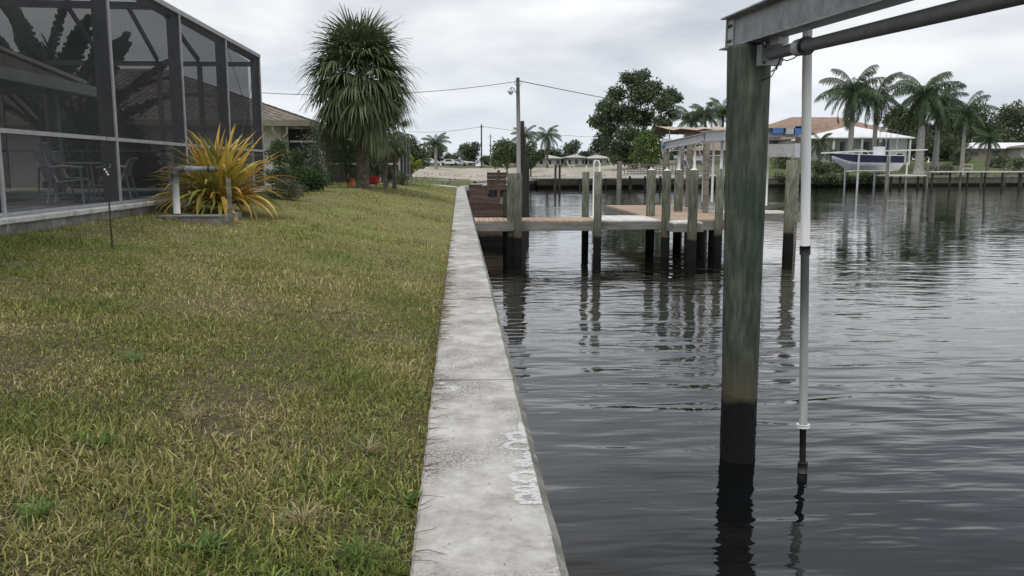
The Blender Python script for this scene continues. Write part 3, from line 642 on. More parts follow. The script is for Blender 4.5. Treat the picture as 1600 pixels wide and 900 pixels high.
# dead runners straggling over the edge of the cap
mb = MB()
for i in range(330):
    y = random.uniform(3.0, 20) if i < 200 else random.uniform(7.0, 12); x = -.21 + random.uniform(-.03, .03); a = random.uniform(-.6, .6); l_ = random.uniform(.03, .16) * (1.3 if 8 < y < 12.5 else 1)
    pts = [(x, y, .004)]; 
    for s_ in range(3): a += random.uniform(-.5, .5); x += math.cos(a) * l_ / 3; y += math.sin(a) * l_ / 3; pts.append((x, y, .005 + random.uniform(0, .010)))
    mb.tube(pts, [.0028, .0022, .0018, .0008], 3, cap=False)
o = mb.build('dead_grass', 'dead_frond'); struct(o, 'stuff'); o['label'] = 'dead grass runners straggling over the edge of the seawall'
# leaf litter on the cap
mb = MB()
for i in range(260):
    y = random.uniform(2.6, 14); x = random.choice([random.uniform(-.18, .34), random.gauss(-.12, .05)]); s_ = random.uniform(.003, .010); a = random.uniform(0, 6.28)
    d_ = Vector((math.cos(a), math.sin(a), 0)) * s_; e_ = Vector((-math.sin(a), math.cos(a), 0)) * s_ * .3; c0 = Vector((x, y, .006))
    mb.add([c0 - d_, c0 + e_, c0 + d_ + Vector((0, 0, .003)), c0 - e_], [(0, 3, 2, 1)])
o = mb.build('leaf_litter', 'dark_stem'); struct(o, 'stuff')

# ------------------------------------------------------------------ the screened pool cage
CX = -5.9; SZ = .85; EZ = 4.78
struct(MB().box((-26, -8, .1), (-5.76, 26.15, SZ - .075)).build('patio_base', 'old_concrete'))
mb = MB(); n = 120; prof = [(-26, SZ - .075), (-5.70, SZ - .07), (-5.685, SZ - .01), (-5.72, SZ), (-26, SZ)]
vs = []
for a in range(n + 1):
    y = -8 + 34.3 * a / n; j = mnoise.noise(Vector((y * 1.7, 0, 0))) * .012
    for (x, z) in prof: vs.append((x + (j if x > -10 else 0), y, z + (mnoise.noise(Vector((y * 2.3, 4, 0))) * .012 if z < SZ - .02 else 0)))
k = len(prof); fs = [(a * k + q, (a + 1) * k + q, (a + 1) * k + q + 1, a * k + q + 1) for a in range(n) for q in range(k - 1)] + [tuple(range(k)), tuple(n * k + k - 1 - q for q in range(k))]
mb.add(vs, fs); struct(mb.build('patio_slab', 'patio_paint'))
struct(MB().box((-25.9, -7.9, SZ + .001), (-6.12, 26.0, SZ + .005)).build('patio_floor', 'patio_floor'))
def pool(x0, y0, x1, y1, nm):
    struct(MB().box((x0, y0, SZ + .006), (x1, y1, SZ + .010)).build(nm + '_water', 'pool_water'))
    for a, b_ in (((x0 - .25, y0 - .25), (x1 + .25, y0)), ((x0 - .25, y1), (x1 + .25, y1 + .25)), ((x0 - .25, y0 + .002), (x0, y1 - .002)), ((x1, y0 + .002), (x1 + .25, y1 - .002))):
        struct(MB().box((a[0], a[1], SZ + .006), (b_[0], b_[1], SZ + .035)).build(nm + '_coping', 'stucco_white'))
pool(-9.3, 17.2, -6.5, 23.5, 'pool'); pool(-8.6, 9.3, -6.5, 13.2, 'spa')

cage = thing('screen_enclosure', 'tall aluminium pool cage with dark insect screens at the left', 'pool cage', (CX, 11, SZ))
PYS = [-3.4, .25, 3.9, 7.55, 11.2, 14.95, 18.65, 22.2, 25.8]
RZ = SZ + 1.11; RX = -8.0; RH = 5.75
for y in PYS:
    w = .05; last = y > 25
    MB().box((CX - .26, y - w / 2, SZ + .006), (CX - .005, y + w / 2, EZ - .10)).build('post', 'alu_shaded', cage)
    MB().box((CX - .004, y - w / 2 - .012, SZ + .002), (CX + .022, y + w / 2 + .012, EZ - .10)).build('post_face', 'aluminium', cage)
    MB().bar((CX - .13, y, EZ - .13), (RX, y - (2.1 if last else 0), RH), w, .20).build('rafter', 'alu_shaded', cage)
    MB().bar((RX - .03, y - (2.1 if last else 0), RH + .002), (-13.5, y - (2.1 if last else 0), RH + .05), w, .20).build('rafter', 'alu_shaded', cage)
for y0, y1 in zip(PYS[:-1], PYS[1:]):
    a, b_ = y0 + .04, y1 - .04
    MB().box((CX - .05, a, RZ - .03), (CX + .016, b_, RZ + .03)).build('chair_rail', 'aluminium', cage)
    MB().box((CX - .05, a, SZ + .006), (CX + .016, b_, SZ + .055)).build('sill', 'aluminium', cage)
    for z0, z1 in ((SZ + .055, RZ - .03), (RZ + .03, EZ - .10)):
        q = MB(); q.add([(CX - .002, a, z0), (CX - .002, b_, z0), (CX - .002, b_, z1), (CX - .002, a, z1)], [(0, 1, 2, 3)]); q.build('screen_panel', 'insect_screen', cage)
    bt = b_ if y1 < 25 else b_ - 2.1
    q = MB(); q.add([(CX - .1, a, EZ + .01), (CX - .1, b_, EZ + .01), (RX, bt, RH + .11), (RX, a, RH + .11)], [(0, 1, 2, 3)]); q.build('screen_panel', 'insect_screen', cage)
    q = MB(); q.add([(RX - .02, a, RH + .12), (RX - .02, bt, RH + .12), (-13.4, bt, RH + .16), (-13.4, a, RH + .16)], [(0, 1, 2, 3)]); q.build('screen_panel', 'insect_screen', cage)
    MB().box((RX - .04, a - .01, RH - .06), (RX + .02, bt + .01, RH + .10)).build('purlin', 'alu_shaded', cage)
MB().box((CX - .10, -3.5, EZ - .098), (CX + .03, 25.86, EZ)).build('eave_beam', 'aluminium', cage)
# end wall facing along the canal
EB = 4.50; YE = 25.8
MB().box((-13.5, YE - .03, EB - .07), (CX - .27, YE + .03, EB + .07)).build('eave_beam', 'alu_shaded', cage)
MB().box((-13.5, YE - .03, RZ - .03), (CX - .27, YE + .03, RZ + .03)).build('chair_rail', 'alu_shaded', cage)
EPX = [-13.4, -12.1, -10.4, xat(257, YE), xat(320, YE)]
for x in EPX:
    MB().box((x - .07, YE - .03, SZ + .006), (x + .07, YE + .029, EB - .071)).build('post', 'alu_shaded', cage)
    MB().bar((x, YE - .05, EB + .09), (min(x, RX), YE - 2.1, RH), .06, .14).build('rafter', 'alu_shaded', cage)
MB().box((EPX[3] + .071, YE - .029, 3.55), (EPX[4] - .071, YE + .028, 3.66)).build('door_head', 'alu_shaded', cage)
ex = EPX + [CX - .27]
for x0, x1 in zip(ex[:-1], ex[1:]):
    q = MB(); q.add([(x0 + .07, YE, SZ + .05), (x1 - .07, YE, SZ + .05), (x1 - .07, YE, EB - .07), (x0 + .07, YE, EB - .07)], [(0, 1, 2, 3)]); q.build('screen_panel', 'insect_screen', cage)
    q = MB(); q.add([(x0 + .03, YE, EB + .08), (x1 - .03, YE, EB + .08), (min(x1 - .03, RX), YE - 2.1, RH + .08), (min(x0 + .03, RX - .01), YE - 2.1, RH + .08)], [(0, 1, 2, 3)]); q.build('screen_panel', 'insect_screen', cage)
q = MB(); q.tube([(CX - .05, 25.6, EZ - .2), (CX - .05, 22.4, SZ + .2)], .008, 5); q.build('brace_cable', 'aluminium', cage)
q = MB(); q.tube([(CX - .05, 22.4, EZ - .2), (CX - .05, 25.6, RZ + .1)], .008, 5); q.build('brace_cable', 'aluminium', cage)

# the house behind the cage
def hip_roof(x0, x1, y0, y1, z0, slope, parent, m, course=.30, sagm=None, wob=.02):
    """roof of real overlapping courses; ridge along the longer side"""
    hw = min(x1 - x0, y1 - y0) / 2; H = hw * slope
    n = max(3, int(math.hypot(hw, H) / course)); mbs = MB()
    solid = MB(); ix = hw * .999
    solid.add([(x0, y0, z0), (x1, y0, z0), (x1, y1, z0), (x0, y1, z0), (x0 + ix, y0 + ix, z0 + H * .99), (x1 - ix, y0 + ix, z0 + H * .99), (x1 - ix, y1 - ix, z0 + H * .99), (x0 + ix, y1 - ix, z0 + H * .99)],
              [(3, 2, 1, 0), (0, 1, 5, 4), (1, 2, 6, 5), (2, 3, 7, 6), (3, 0, 4, 7), (4, 5, 6, 7)])
    r = solid.build('roof', m, parent)
    lift = .035
    for i in range(n):
        a, b_ = i / n, (i + 1) / n
        da, db = hw * a, hw * b_; za, zb_ = z0 + H * a + lift, z0 + H * b_ + lift * .3
        ca = [(x0 + da, y0 + da), (x1 - da, y0 + da), (x1 - da, y1 - da), (x0 + da, y1 - da)]
        cb_ = [(x0 + db, y0 + db), (x1 - db, y0 + db), (x1 - db, y1 - db), (x0 + db, y1 - db)]
        for s_ in range(4):
            p0, p1 = Vector(ca[s_] + (za,)), Vector(ca[(s_ + 1) % 4] + (za,)); q0, q1 = Vector(cb_[s_] + (zb_,)), Vector(cb_[(s_ + 1) % 4] + (zb_,))
            ln = (p1 - p0).length; k_ = max(1, int(ln / .33)); off = random.random()
            for j in range(k_):
                u0, u1 = j / k_, (j + 1) / k_ - .012
                jz = Vector((0, 0, random.uniform(-wob, wob) * .5))
                a0 = p0.lerp(p1, u0) + jz; a1 = p0.lerp(p1, u1) + jz; b0 = q0.lerp(q1, u0); b1 = q0.lerp(q1, u1)
                dn = Vector((0, 0, -lift))
                mbs.add([a0, a1, b1, b0, a0 + dn, a1 + dn], [(0, 1, 2, 3), (4, 5, 1, 0)])
    sh_ = mbs.build('shingles', m, r); sh_['kind'] = 'stuff'
    return r
oh = thing('house', 'tan house with grey eaves standing inside the pool cage', 'house', (-14, 10, SZ))
MB().box((-22, -3, SZ + .006), (-10.9, 20.2, 3.30)).build('wall', 'stucco_tan', oh)
hip_roof(-23, -9.05, -5, 21.5, 3.40, .50, oh, 'shingle', .35)
MB().box((-9.04, -5, 3.20), (-8.90, 21.6, 3.44)).build('gutter', 'stucco_white', oh)
MB().box((-23, 21.51, 3.24), (-9.05, 21.62, 3.42)).build('fascia', 'stucco_white', oh)
MB().bar((-9.1, 21.45, 3.52), (-16.0, 14.5, 6.95), .16, .08).build('hip_cap', 'stucco_white', oh)
MB().box((-22.9, -4.9, 3.31), (-9.05, 21.5, 3.36)).build('soffit', 'stucco_grey', oh)
for yy in (20.9, 12.5):
    MB().box((-9.75, yy - .1, SZ + .006), (-9.55, yy + .1, 3.30)).build('column', 'stucco_grey', oh)
for yy in (6.5, 10.5, 15.5):
    f_ = MB().box((-10.89, yy, SZ + .01), (-10.85, yy + 2.4, 2.95)).build('sliding_door', 'dark_glass', oh)
    MB().box((-10.845, yy + 1.17, SZ + .02), (-10.82, yy + 1.23, 2.94)).build('door_frame', 'aluminium', f_)

# ------------------------------------------------------------------ neighbour's house
nh = thing('house', 'white neighbour house with brown shingle hip roof beyond the pool cage', 'house', (-13, 44, .6))
hip_roof(-26.5, -6.5, 37, 55, 3.46, .345, nh, 'shingle', .34)
MB().box((-26.5, 36.86, 3.22), (-6.4, 36.995, 3.47)).build('fascia', 'stucco_tan', nh)
MB().box((-6.5, 37, 3.22), (-6.38, 55, 3.47)).build('fascia', 'stucco_tan', nh)
MB().box((-25.7, 37.7, .2), (-7.2, 54.2, 3.25)).build('wall', 'stucco_white', nh)
MB().box((-26.4, 37.0, 3.26), (-6.5, 54.9, 3.30)).build('soffit', 'stucco_tan', nh)
wx0, wx1 = xat(455, 37.7), xat(497, 37.7)
wf = MB().box((wx0 - .05, 37.62, 1.15), (wx1 + .05, 37.69, 3.12)).build('window', 'dark_glass', nh)
for xx in (wx0 - .2,): MB().box((xx - .15, 37.55, .5), (xx + .15, 37.69, 3.2)).build('pilaster', 'stucco_grey', nh)
MB().box((wx0, 37.59, 2.55), (wx1, 37.615, 2.62)).build('frame', 'stucco_white', wf)
MB().box((wx0, 37.585, 1.2), (wx1, 37.612, 1.27)).build('frame', 'stucco_white', wf)
xd = xat(441, 37.6)
q = MB(); q.tube([(xd - .25, 36.98, 3.2), (xd - .2, 37.2, 2.95), (xd, 37.55, 2.7), (xd, 37.58, .7)], .05, 8); q.build('downspout', 'pvc_white', nh)
q = MB(); q.tube([(xd + .4, 36.98, 3.2), (xd + .35, 37.2, 2.95), (xd + .1, 37.5, 2.75)], .04, 8); q.build('downspout', 'pvc_white', nh)
nc = thing('screen_enclosure', 'smaller dark screened porch of the neighbour house behind the cabbage palm', 'screen porch', (-5, 46, .6))
X0, X1, Y0, Y1 = -7.1, xat(624, 46), 46, 55; zb_, zt_ = .62, 3.15
for (x, y) in ((xat(560, 46), Y0), (xat(594, 46), Y0), (X1, Y0), (X1, 49), (X1, 52), (X1, Y1)):
    MB().box((x - .05, y - .05, zb_), (x + .05, y + .05, zt_)).build('post', 'aluminium', nc)
MB().box((X0, Y0 - .04, zt_ + .002), (X1 + .06, Y0 + .04, zt_ + .13)).build('eave_beam', 'stucco_grey', nc)
MB().box((X1 - .04, Y0 + .045, zt_ + .002), (X1 + .05, Y1, zt_ + .13)).build('eave_beam', 'alu_shaded', nc)
MB().box((X0, Y0 - .03, 1.60), (X1 - .05, Y0 + .03, 1.68)).build('chair_rail', 'galv_pale', nc)
for (a, b_) in (((X0, Y0), (X1, Y0)), ((X1, Y0), (X1, Y1))):
    q = MB(); q.add([(a[0], a[1] + .001, zb_), (b_[0], b_[1] + .001, zb_), (b_[0], b_[1] + .001, zt_), (a[0], a[1] + .001, zt_)], [(0, 1, 2, 3)]); q.build('screen_panel', 'insect_screen', nc)
q = MB(); q.add([(X0, Y0, zt_ + .14), (X1, Y0, zt_ + .14), (X1, Y1, zt_ + .14), (X0, Y1, zt_ + .14)], [(0, 1, 2, 3)]); q.build('screen_panel', 'insect_screen', nc)
MB().box((X0, Y0 + .1, .4), (X1, Y1, zb_)).build('slab', 'stucco_grey', nc)
MB().box((X0, 54.4, zb_ + .002), (X1 - .08, 54.6, zt_)).build('back_wall', 'dark_timber', nc)
MB().box((X0 - .1, Y0 + .1, zb_), (X0 - .003, 54.3, zt_)).build('side_wall', 'stucco_tan', nc)

# ------------------------------------------------------------------ palms
def fan_frond_mesh(e, seed, Lp=1.05, Lf=1.1, nl=30, wl=.032, droop=.28):
    r = random.Random(seed); m_ = MB(); d0 = Vector((math.cos(e), 0, math.sin(e))); pts = []
    for i in range(6):
        s_ = Lp * i / 5; pts.append(d0 * s_ + Vector((0, 0, -.10 * s_ * s_)))
    m_.tube(pts, [.02, .018, .016, .014, .012, .01], 5)
    t_ = (pts[-1] - pts[-2]).normalized(); sv = Vector((0, 1, 0)); nv = t_.cross(sv).normalized(); base = pts[-1]
    for j in range(nl):
        a = R(-125 + 250 * j / (nl - 1)) + r.uniform(-.05, .05)
        d = t_ * math.cos(a) + sv * math.sin(a) + nv * (-.25 * abs(math.sin(a)))
        d.normalize(); wv = nv.cross(d).normalized(); ln = Lf * (.72 + .28 * math.cos(a)) * r.uniform(.85, 1.1)
        dr = droop * r.uniform(.6, 1.7); vs = []; prev = base; w_ = [.5, 1.0, .85, .5, .08]; dd = d.copy()
        for q_ in range(5):
            vs += [prev - wv * wl * w_[q_], prev + wv * wl * w_[q_] + nv * .008]
            dd = (dd + Vector((0, 0, -dr * (.25 + q_ * .55)))).normalized(); prev = prev + dd * ln / 4
        m_.add(vs, [(2 * q_, 2 * q_ + 1, 2 * q_ + 3, 2 * q_ + 2) for q_ in range(4)])
    return m_.mesh('fan_frond')
def feather_mesh(e, seed, Ls=4.2, nl=34, ll=.85, wl=.05, curve=.9, hang=.75):
    r = random.Random(seed); m_ = MB(); pts = []; p = Vector((0, 0, 0)); a = e; n = 12
    for i in range(n + 1):
        pts.append(p.copy()); p = p + Vector((math.cos(a), 0, math.sin(a))) * Ls / n; a -= curve / n * (1 + .8 * i / n)
    m_.tube(pts, [.055 * (1 - .9 * i / n) + .008 for i in range(n + 1)], 4)
    for i in range(nl):
        u = .10 + .9 * i / (nl - 1); f_ = u * n; k_ = min(n - 1, int(f_)); b0 = pts[k_].lerp(pts[k_ + 1], f_ - k_); t_ = (pts[k_ + 1] - pts[k_]).normalized()
        ln = ll * (math.sin(math.pi * min(1, .12 + .82 * u)) ** .6) * r.uniform(.8, 1.15)
        for sgn in (-1, 1):
            d = (Vector((0, sgn * 1.0, 0)) + t_ * .55 + Vector((0, 0, r.uniform(-.35, .25)))).normalized(); wv = t_
            vs = []; q_ = b0; dd = d
            for s_, w_ in enumerate((.7, 1.0, .1)):
                vs += [q_ - wv * wl * w_, q_ + wv * wl * w_]; dd = (dd + Vector((0, 0, -hang * r.uniform(.7, 1.3)))).normalized(); q_ = q_ + dd * ln / 2
            m_.add(vs, [(0, 1, 3, 2), (2, 3, 5, 4)])
    return m_.mesh('feather_frond')
EL = [85, 65, 45, 25, 5, -15, -35, -55]
FAN = {e: [fan_frond_mesh(R(e), e * 10 + k, droop=.10 if e > 50 else .2 if e > 10 else .3) for k in range(2)] for e in EL}
for e in EL:
    for me in FAN[e]: me.materials.append(MATS['fan_leaf'])
def frond(name, me, parent, loc, az, m=None, sc=1.0, tilt=0.0):
    if m and not me.materials: me.materials.append(MATS[m])
    o = bpy.data.objects.new(name, me); COL.objects.link(o); o.parent = parent; o.location = loc; o.rotation_euler = (0, tilt, az); o.scale = (sc, sc, sc); return o

def trunk_mesh(pts, r0, r1, n=12, jit=.05, segs=14, flare=1.35):
    m_ = MB(); P_ = []; R_ = []
    pts = [Vector(p) for p in pts]
    for i in range(segs + 1):
        u = i / segs; f_ = u * (len(pts) - 1); k_ = min(len(pts) - 2, int(f_)); P_.append(pts[k_].lerp(pts[k_ + 1], f_ - k_))
        R_.append((r0 + (r1 - r0) * u) * (flare if i == 0 else 1 + (flare - 1) * .4 if i == 1 else 1))
    m_.tube(P_, R_, n, jit=jit); return m_

def cabbage_palm(x, y, hcrown, label, nf=84, sc=1.0, boots=True, trunk_r=.17, dead=14, els=None, trunkm='palm_boot', scale_f=1.0):
    z = Tf(x, y) - .05; root = thing('cabbage_palm', label, 'palm tree', (x, y, z))
    trunk_mesh([(x, y, z), (x + .04, y, z + hcrown * .5), (x, y, z + hcrown + .1)], trunk_r, trunk_r * 1.05, 12, .07).build('trunk', trunkm, root)
    if boots:  # old leaf bases criss-crossing up the trunk
        for i in range(46):
            zz2 = z + .15 + (hcrown - .2) * i / 46; a = i * 2.4; d = Vector((math.cos(a), math.sin(a), 0)); p = Vector((x, y, zz2)) + d * trunk_r * .8
            q = MB(); s2 = Vector((-d.y, d.x, 0)) * .045; tip = p + d * .16 + Vector((0, 0, .24)) + s2 * random.uniform(-1.5, 1.5)
            q.add([p - s2 * 1.4, p + s2 * 1.4, tip + s2 * .4, tip - s2 * .4, p - s2 * 1.2 + d * .04 - Vector((0, 0, .04)), p + s2 * 1.2 + d * .04 - Vector((0, 0, .04))], [(0, 1, 2, 3), (4, 3, 2, 5), (0, 3, 4), (1, 5, 2)])
            q.build('leaf_base', 'palm_boot', root)
    for i in range(nf):
        u = (i + .5) / nf; el = 80 - 136 * (u ** .9); e = min(EL, key=lambda q_: abs(q_ - el)); a = i * 2.39996 + random.uniform(-.2, .2)
        frond('frond', FAN[e][i % 2], root, (0, 0, hcrown + .25 + (.15 - .6 * u) * sc), a, sc=sc * random.uniform(.86, 1.12) * scale_f, tilt=R(e - el + random.uniform(-9, 9)))
    for i in range(dead):
        me = FANDEAD[i % 2]; frond('dead_frond', me, root, (0, 0, hcrown - .35 * sc), i * 2.4 + .3, sc=sc * random.uniform(.75, 1.0))
    return root
FANDEAD = [fan_frond_mesh(R(-60), 900 + k, Lp=.7, Lf=.8, droop=.6, nl=22) for k in range(2)]
for me in FANDEAD: me.materials.append(MATS['dead_frond'])
px_, Yp = 566, 33.5
cabbage_palm(xat(px_, Yp), Yp, 4.15, 'big dense cabbage palm with a round crown in the middle of the lawn', nf=150, sc=1.22, trunk_r=.23, dead=22)
q0 = ground_hit(601, 290)
for px_, lb in ((601, 'slim grey palm trunk with brown skirt right of the big cabbage palm'), (614, 'second slim palm trunk nearest the screened porch corner')):
    cabbage_palm(xat(px_, 37.5), 37.5 + (px_ - 601) * .05, 2.35, lb, nf=18, sc=.68, boots=False, trunk_r=.09, dead=12, trunkm='bark')

FEA = {e: [feather_mesh(R(e), e + 50 + k * 7, nl=44, ll=1.15, wl=.036, hang=.85, curve=1.05) for k in range(2)] for e in (80, 55, 30, 5, -20, -45)}
for e in FEA:
    for me in FEA[e]: me.materials.append(MATS['royal_leaf'])
def feather_palm(name, x, y, htrunk, label, group=None, nf=15, sc=1.0, r0=.28, r1=.2, shaft=True, trunkm='royal_trunk', lean=0, emin=-42, emax=84, cat='palm tree'):
    z = Tf(x, y) - .1; root = thing(name, label, cat, (x, y, z), group)
    trunk_mesh([(x, y, z), (x + lean * .4, y, z + htrunk * .5), (x + lean, y, z + htrunk)], r0, r1, 10, .02, 12, 1.25).build('trunk', trunkm, root, smooth=True)
    hc = htrunk
    if shaft:
        q = MB(); q.tube([(x + lean, y, z + htrunk), (x + lean, y, z + htrunk + .5), (x + lean, y, z + htrunk + 1.5)], [r1 * 1.05, r1 * 1.1, r1 * .5], 10); q.build('crownshaft', 'crownshaft', root, smooth=True); hc += 1.35
    for i in range(nf):
        u = (i + .5) / nf; el = emax - (emax - emin) * (u ** .85); e = min(FEA, key=lambda q_: abs(q_ - el))
        frond('frond', FEA[e][i % 2], root, (lean, 0, hc), i * 2.39996 + random.uniform(-.3, .3), sc=sc * random.uniform(.85, 1.1), tilt=R(e - el + random.uniform(-7, 7)))
    return root
def palm_at(name, px, pyc, Y, label, sc, r0, r1, **kw):
    x = xat(px, Y); zc = zat(pyc, Y); h = zc - Tf(x, Y) + .1 - (1.35 if kw.get('shaft', True) else 0)
    return feather_palm(name, x, Y, h, label, sc=sc, r0=r0, r1=r1, **kw)
palm_at('royal_palm', 1327, 143, 120, 'tallest royal palm, left of the row, behind the blue boat', 1.3, .44, .34, nf=29, emin=-62)
palm_at('royal_palm', 1364, 150, 124, 'royal palm in front of the white roofed house, second in the row', 1.2, .38, .28, nf=27, emin=-62)
palm_at('royal_palm', 1436, 146, 118, 'royal palm with the stoutest pale swollen trunk, right of the white roof', 1.28, .66, .40, nf=29, emin=-58)
palm_at('royal_palm', 1461, 160, 123, 'royal palm with pale trunk just right of the stoutest one', 1.18, .46, .3, nf=26, emin=-58)
palm_at('royal_palm', 1503, 175, 116, 'slender shorter royal palm at the right end of the row', 1.02, .34, .22, emin=-52, nf=20)
palm_at('date_palm', 1543, 218, 112, 'small dark date palm before the long low house', .56, .22, .18, nf=26, shaft=False, trunkm='bark', emin=-30)
palm_at('coconut_palm', 855, 212, 150, 'slim coconut palm standing alone between the lamp pole and the big tree', .78, .24, .19, nf=19, shaft=False, trunkm='bark', emin=-62)
palm_at('coconut_palm', 820, 214, 128, 'coconut palm head rising behind the round green tree', .7, .2, .17, nf=14, shaft=False, trunkm='bark', emin=-20)
palm_at('date_palm', 681, 226, 135, 'small grey green palm alone at the left edge of the sandy lot', .66, .3, .25, nf=22, shaft=False, emin=-12)
for px_, pc, lb in ((1078, 188, 'leftmost palm head behind the tan lift canopy'), (1100, 180, 'middle palm head behind the tan lift canopy'), (1127, 176, 'right palm head behind the tan lift canopy, next to the big piling')):
    palm_at('queen_palm', px_, pc, 128, lb, .8, .22, .18, nf=22, shaft=False, trunkm='bark', emin=-30, emax=86)
palm_at('queen_palm', 1279, 222, 112, 'low palm behind the white guide pole near the blue boat', .55, .25, .2, nf=18, shaft=False, trunkm='bark', emin=-50)

# traveller palms seen through the screens: broad torn paddles on long stalks
def paddle_mesh(e, seed):
    r = random.Random(seed); m_ = MB(); pts = []; p = Vector((0, 0, 0)); a = e
    for i in range(10):
        pts.append(p.copy()); p = p + Vector((math.cos(a), 0, math.sin(a))) * .42; a -= .05
    m_.tube(pts, [.07 - .006 * i for i in range(10)], 5)
    for i in range(40):
        u = .35 + .65 * i / 39; f_ = u * 9; k_ = min(8, int(f_)); b0 = pts[k_].lerp(pts[k_ + 1], f_ - k_); t_ = (pts[k_ + 1] - pts[k_]).normalized()
        for sg in (-1, 1):
            w_ = .40 * math.sin(math.pi * (.15 + .8 * (u - .35) / .65)) ** .5 * r.uniform(.75, 1.1); d = Vector((0, sg, 0)) + t_ * .3 + Vector((0, 0, -.3 * r.random()))
            m_.add([b0 - t_ * .055, b0 + t_ * .06, b0 + t_ * .07 + d * w_, b0 - t_ * .03 + d * w_ * .96], [(0, 1, 2, 3)])
    return m_.mesh('paddle')
PAD = [paddle_mesh(R(e), e) for e in (88, 72, 55, 38)]
for me in PAD: me.materials.append(MATS['leaf_mid'])
for (px_, Y, ht, nm) in ((78, 26.5, 3.4, 'traveller palm with broad torn leaves seen through the screen at far left'), (125, 27.5, 2.6, 'shorter traveller palm with ragged leaf tips right of its neighbour')):
    x = xat(px_, Y); root = thing('traveller_palm', nm, 'palm tree', (x, Y, .7))
    trunk_mesh([(x, Y, .6), (x, Y, .7 + ht * .6)], .22, .18, 10, .04, 6).build('trunk', 'bark', root)
    for i in range(13):
        k_ = [3, 2, 2, 1, 1, 0, 0, 0, 1, 1, 2, 2, 3][i]; o = frond('leaf', PAD[k_], root, (0, 0, ht * .55 + random.uniform(-.2, .2)), (0 if i > 6 else math.pi) + random.uniform(-.5, .5), sc=random.uniform(.85, 1.1))

# ------------------------------------------------------------------ broadleaf trees and shrubs
def leaf_cloud(name, blobs, n, s, m, parent, seed=0, fill=.55, flat=.8):
    r = np.random.default_rng(seed); blobs = np.array(blobs, float); vol = blobs[:, 3] ** 2; pick = r.choice(len(blobs), n, p=vol / vol.sum())
    d = r.normal(size=(n, 3)); d /= np.linalg.norm(d, axis=1, keepdims=True); rr = r.uniform(fill, 1.0, n) ** .7
    # lumpy shell so the outline is uneven
    lump = 1 + .22 * np.sin(d[:, 0] * 5 + pick) * np.sin(d[:, 1] * 6 + pick * 2) + .16 * np.sin(d[:, 2] * 9 + d[:, 0] * 7 + pick * 3)
    c = blobs[pick, :3] + d * (rr * lump * blobs[pick, 3])[:, None] * np.array([1, 1, flat])
    nrm = r.normal(size=(n, 3)) + d * .5 + np.array([0, 0, .3]); nrm /= np.linalg.norm(nrm, axis=1, keepdims=True)
    a = np.cross(nrm, r.normal(size=(n, 3))); a /= np.linalg.norm(a, axis=1, keepdims=True); b_ = np.cross(nrm, a)
    sz = s * r.uniform(.6, 1.3, n)[:, None]
    V = np.stack([c - a * sz, c + b_ * sz * .45 + nrm * sz * .12, c + a * sz, c - b_ * sz * .45 + nrm * sz * .12], 1).reshape(-1, 3)
    return np_mesh(name, V, np.arange(4 * n).reshape(-1, 4), m, parent)
def broad_tree(x, y, h, w, label, m='leaf_mid', nleaf=3500, s=.16, nb=16, trunk_r=.2, seed=0, name='tree', group=None, base=.3, cat='tree', z=None, blobs=None, fill=.5, rb=None):
    r = random.Random(seed); z = (Tf(x, y) if z is None else z) - .1; root = thing(name, label, cat, (x, y, z), group)
    if blobs is None:
        blobs = []
        for i in range(nb):
            a = r.uniform(0, 6.28); u = r.random(); hh = base + (1 - base) * (.18 + .74 * u); rad = w / 2 * math.sqrt(max(.05, 1 - (2 * abs(u - .42)) ** 2.2)) * r.uniform(.2, .78)
            blobs.append((x + math.cos(a) * rad, y + math.sin(a) * rad, z + h * hh, w * r.uniform(.13, .23)))
    else:
        blobs = [(x + bx, y + by, z + bz, br) for bx, by, bz, br in blobs]
    q = MB(); fork = Vector((x, y, z + h * base * .9)); q.tube([(x, y, z - .2), (x + w * .01, y, z + h * base * .5), fork], [trunk_r * 1.3, trunk_r, trunk_r * .8], 9, jit=.05)
    for b_ in blobs:
        mid = fork.lerp(Vector(b_[:3]), .5) + Vector((0, 0, -.04 * h)); q.tube([fork, mid, Vector(b_[:3])], [trunk_r * .45, trunk_r * .25, trunk_r * .08], 5, cap=False)
    q.build('trunk', 'bark', root)
    if rb: blobs = [b_[:3] + (b_[3] * rb,) for b_ in blobs]
    leaf_cloud('crown', blobs, nleaf, s, m, root, seed, fill=fill)
    return root
# big tree over the far dock
xb_, Yb_ = xat(992, 132), 132
px2 = lambda px, py: ((px - 992) * Yb_ / 1305, 0, zat(py, Yb_) - Tf(xb_, Yb_) + .1)
bl_ = []
for (px_, py, rr) in ((990, 128, 13), (1005, 120, 9), (975, 125, 9), (1020, 140, 13), (1045, 150, 12), (1054, 155, 8), (965, 148, 13), (1000, 150, 18), (1030, 165, 14), (1046, 180, 9), (945, 170, 14), (935, 190, 12), (960, 180, 17), (985, 180, 18), (1010, 185, 15), (1030, 195, 12), (950, 205, 13), (975, 212, 16), (1000, 215, 13), (965, 235, 14), (985, 245, 14), (960, 250, 8), (1022, 210, 10)):
    a, _, c_ = px2(px_, py); k_ = Yb_ / 1305; bl_.append((a, random.uniform(-2.5, 2.5), c_, rr * k_))
broad_tree(xb_, Yb_, 15, 13, 'tallest dark spreading tree above the far dock', 'leaf_dark', 26000, .24, trunk_r=.4, seed=4, blobs=bl_, base=.12, fill=.2, rb=1.35)
broad_tree(xat(1012, 116), 116, 5.6, 6.2, 'lighter bushy tree at the foot of the tallest tree', 'leaf_bright', 5200, .20, 16, .15, 5, base=.12)
broad_tree(xat(792, 102), 102, 4.5, 5.2, 'round bright green tree left of the lamp pole', 'leaf_mid', 3600, .18, 14, .10, 6, base=.25)
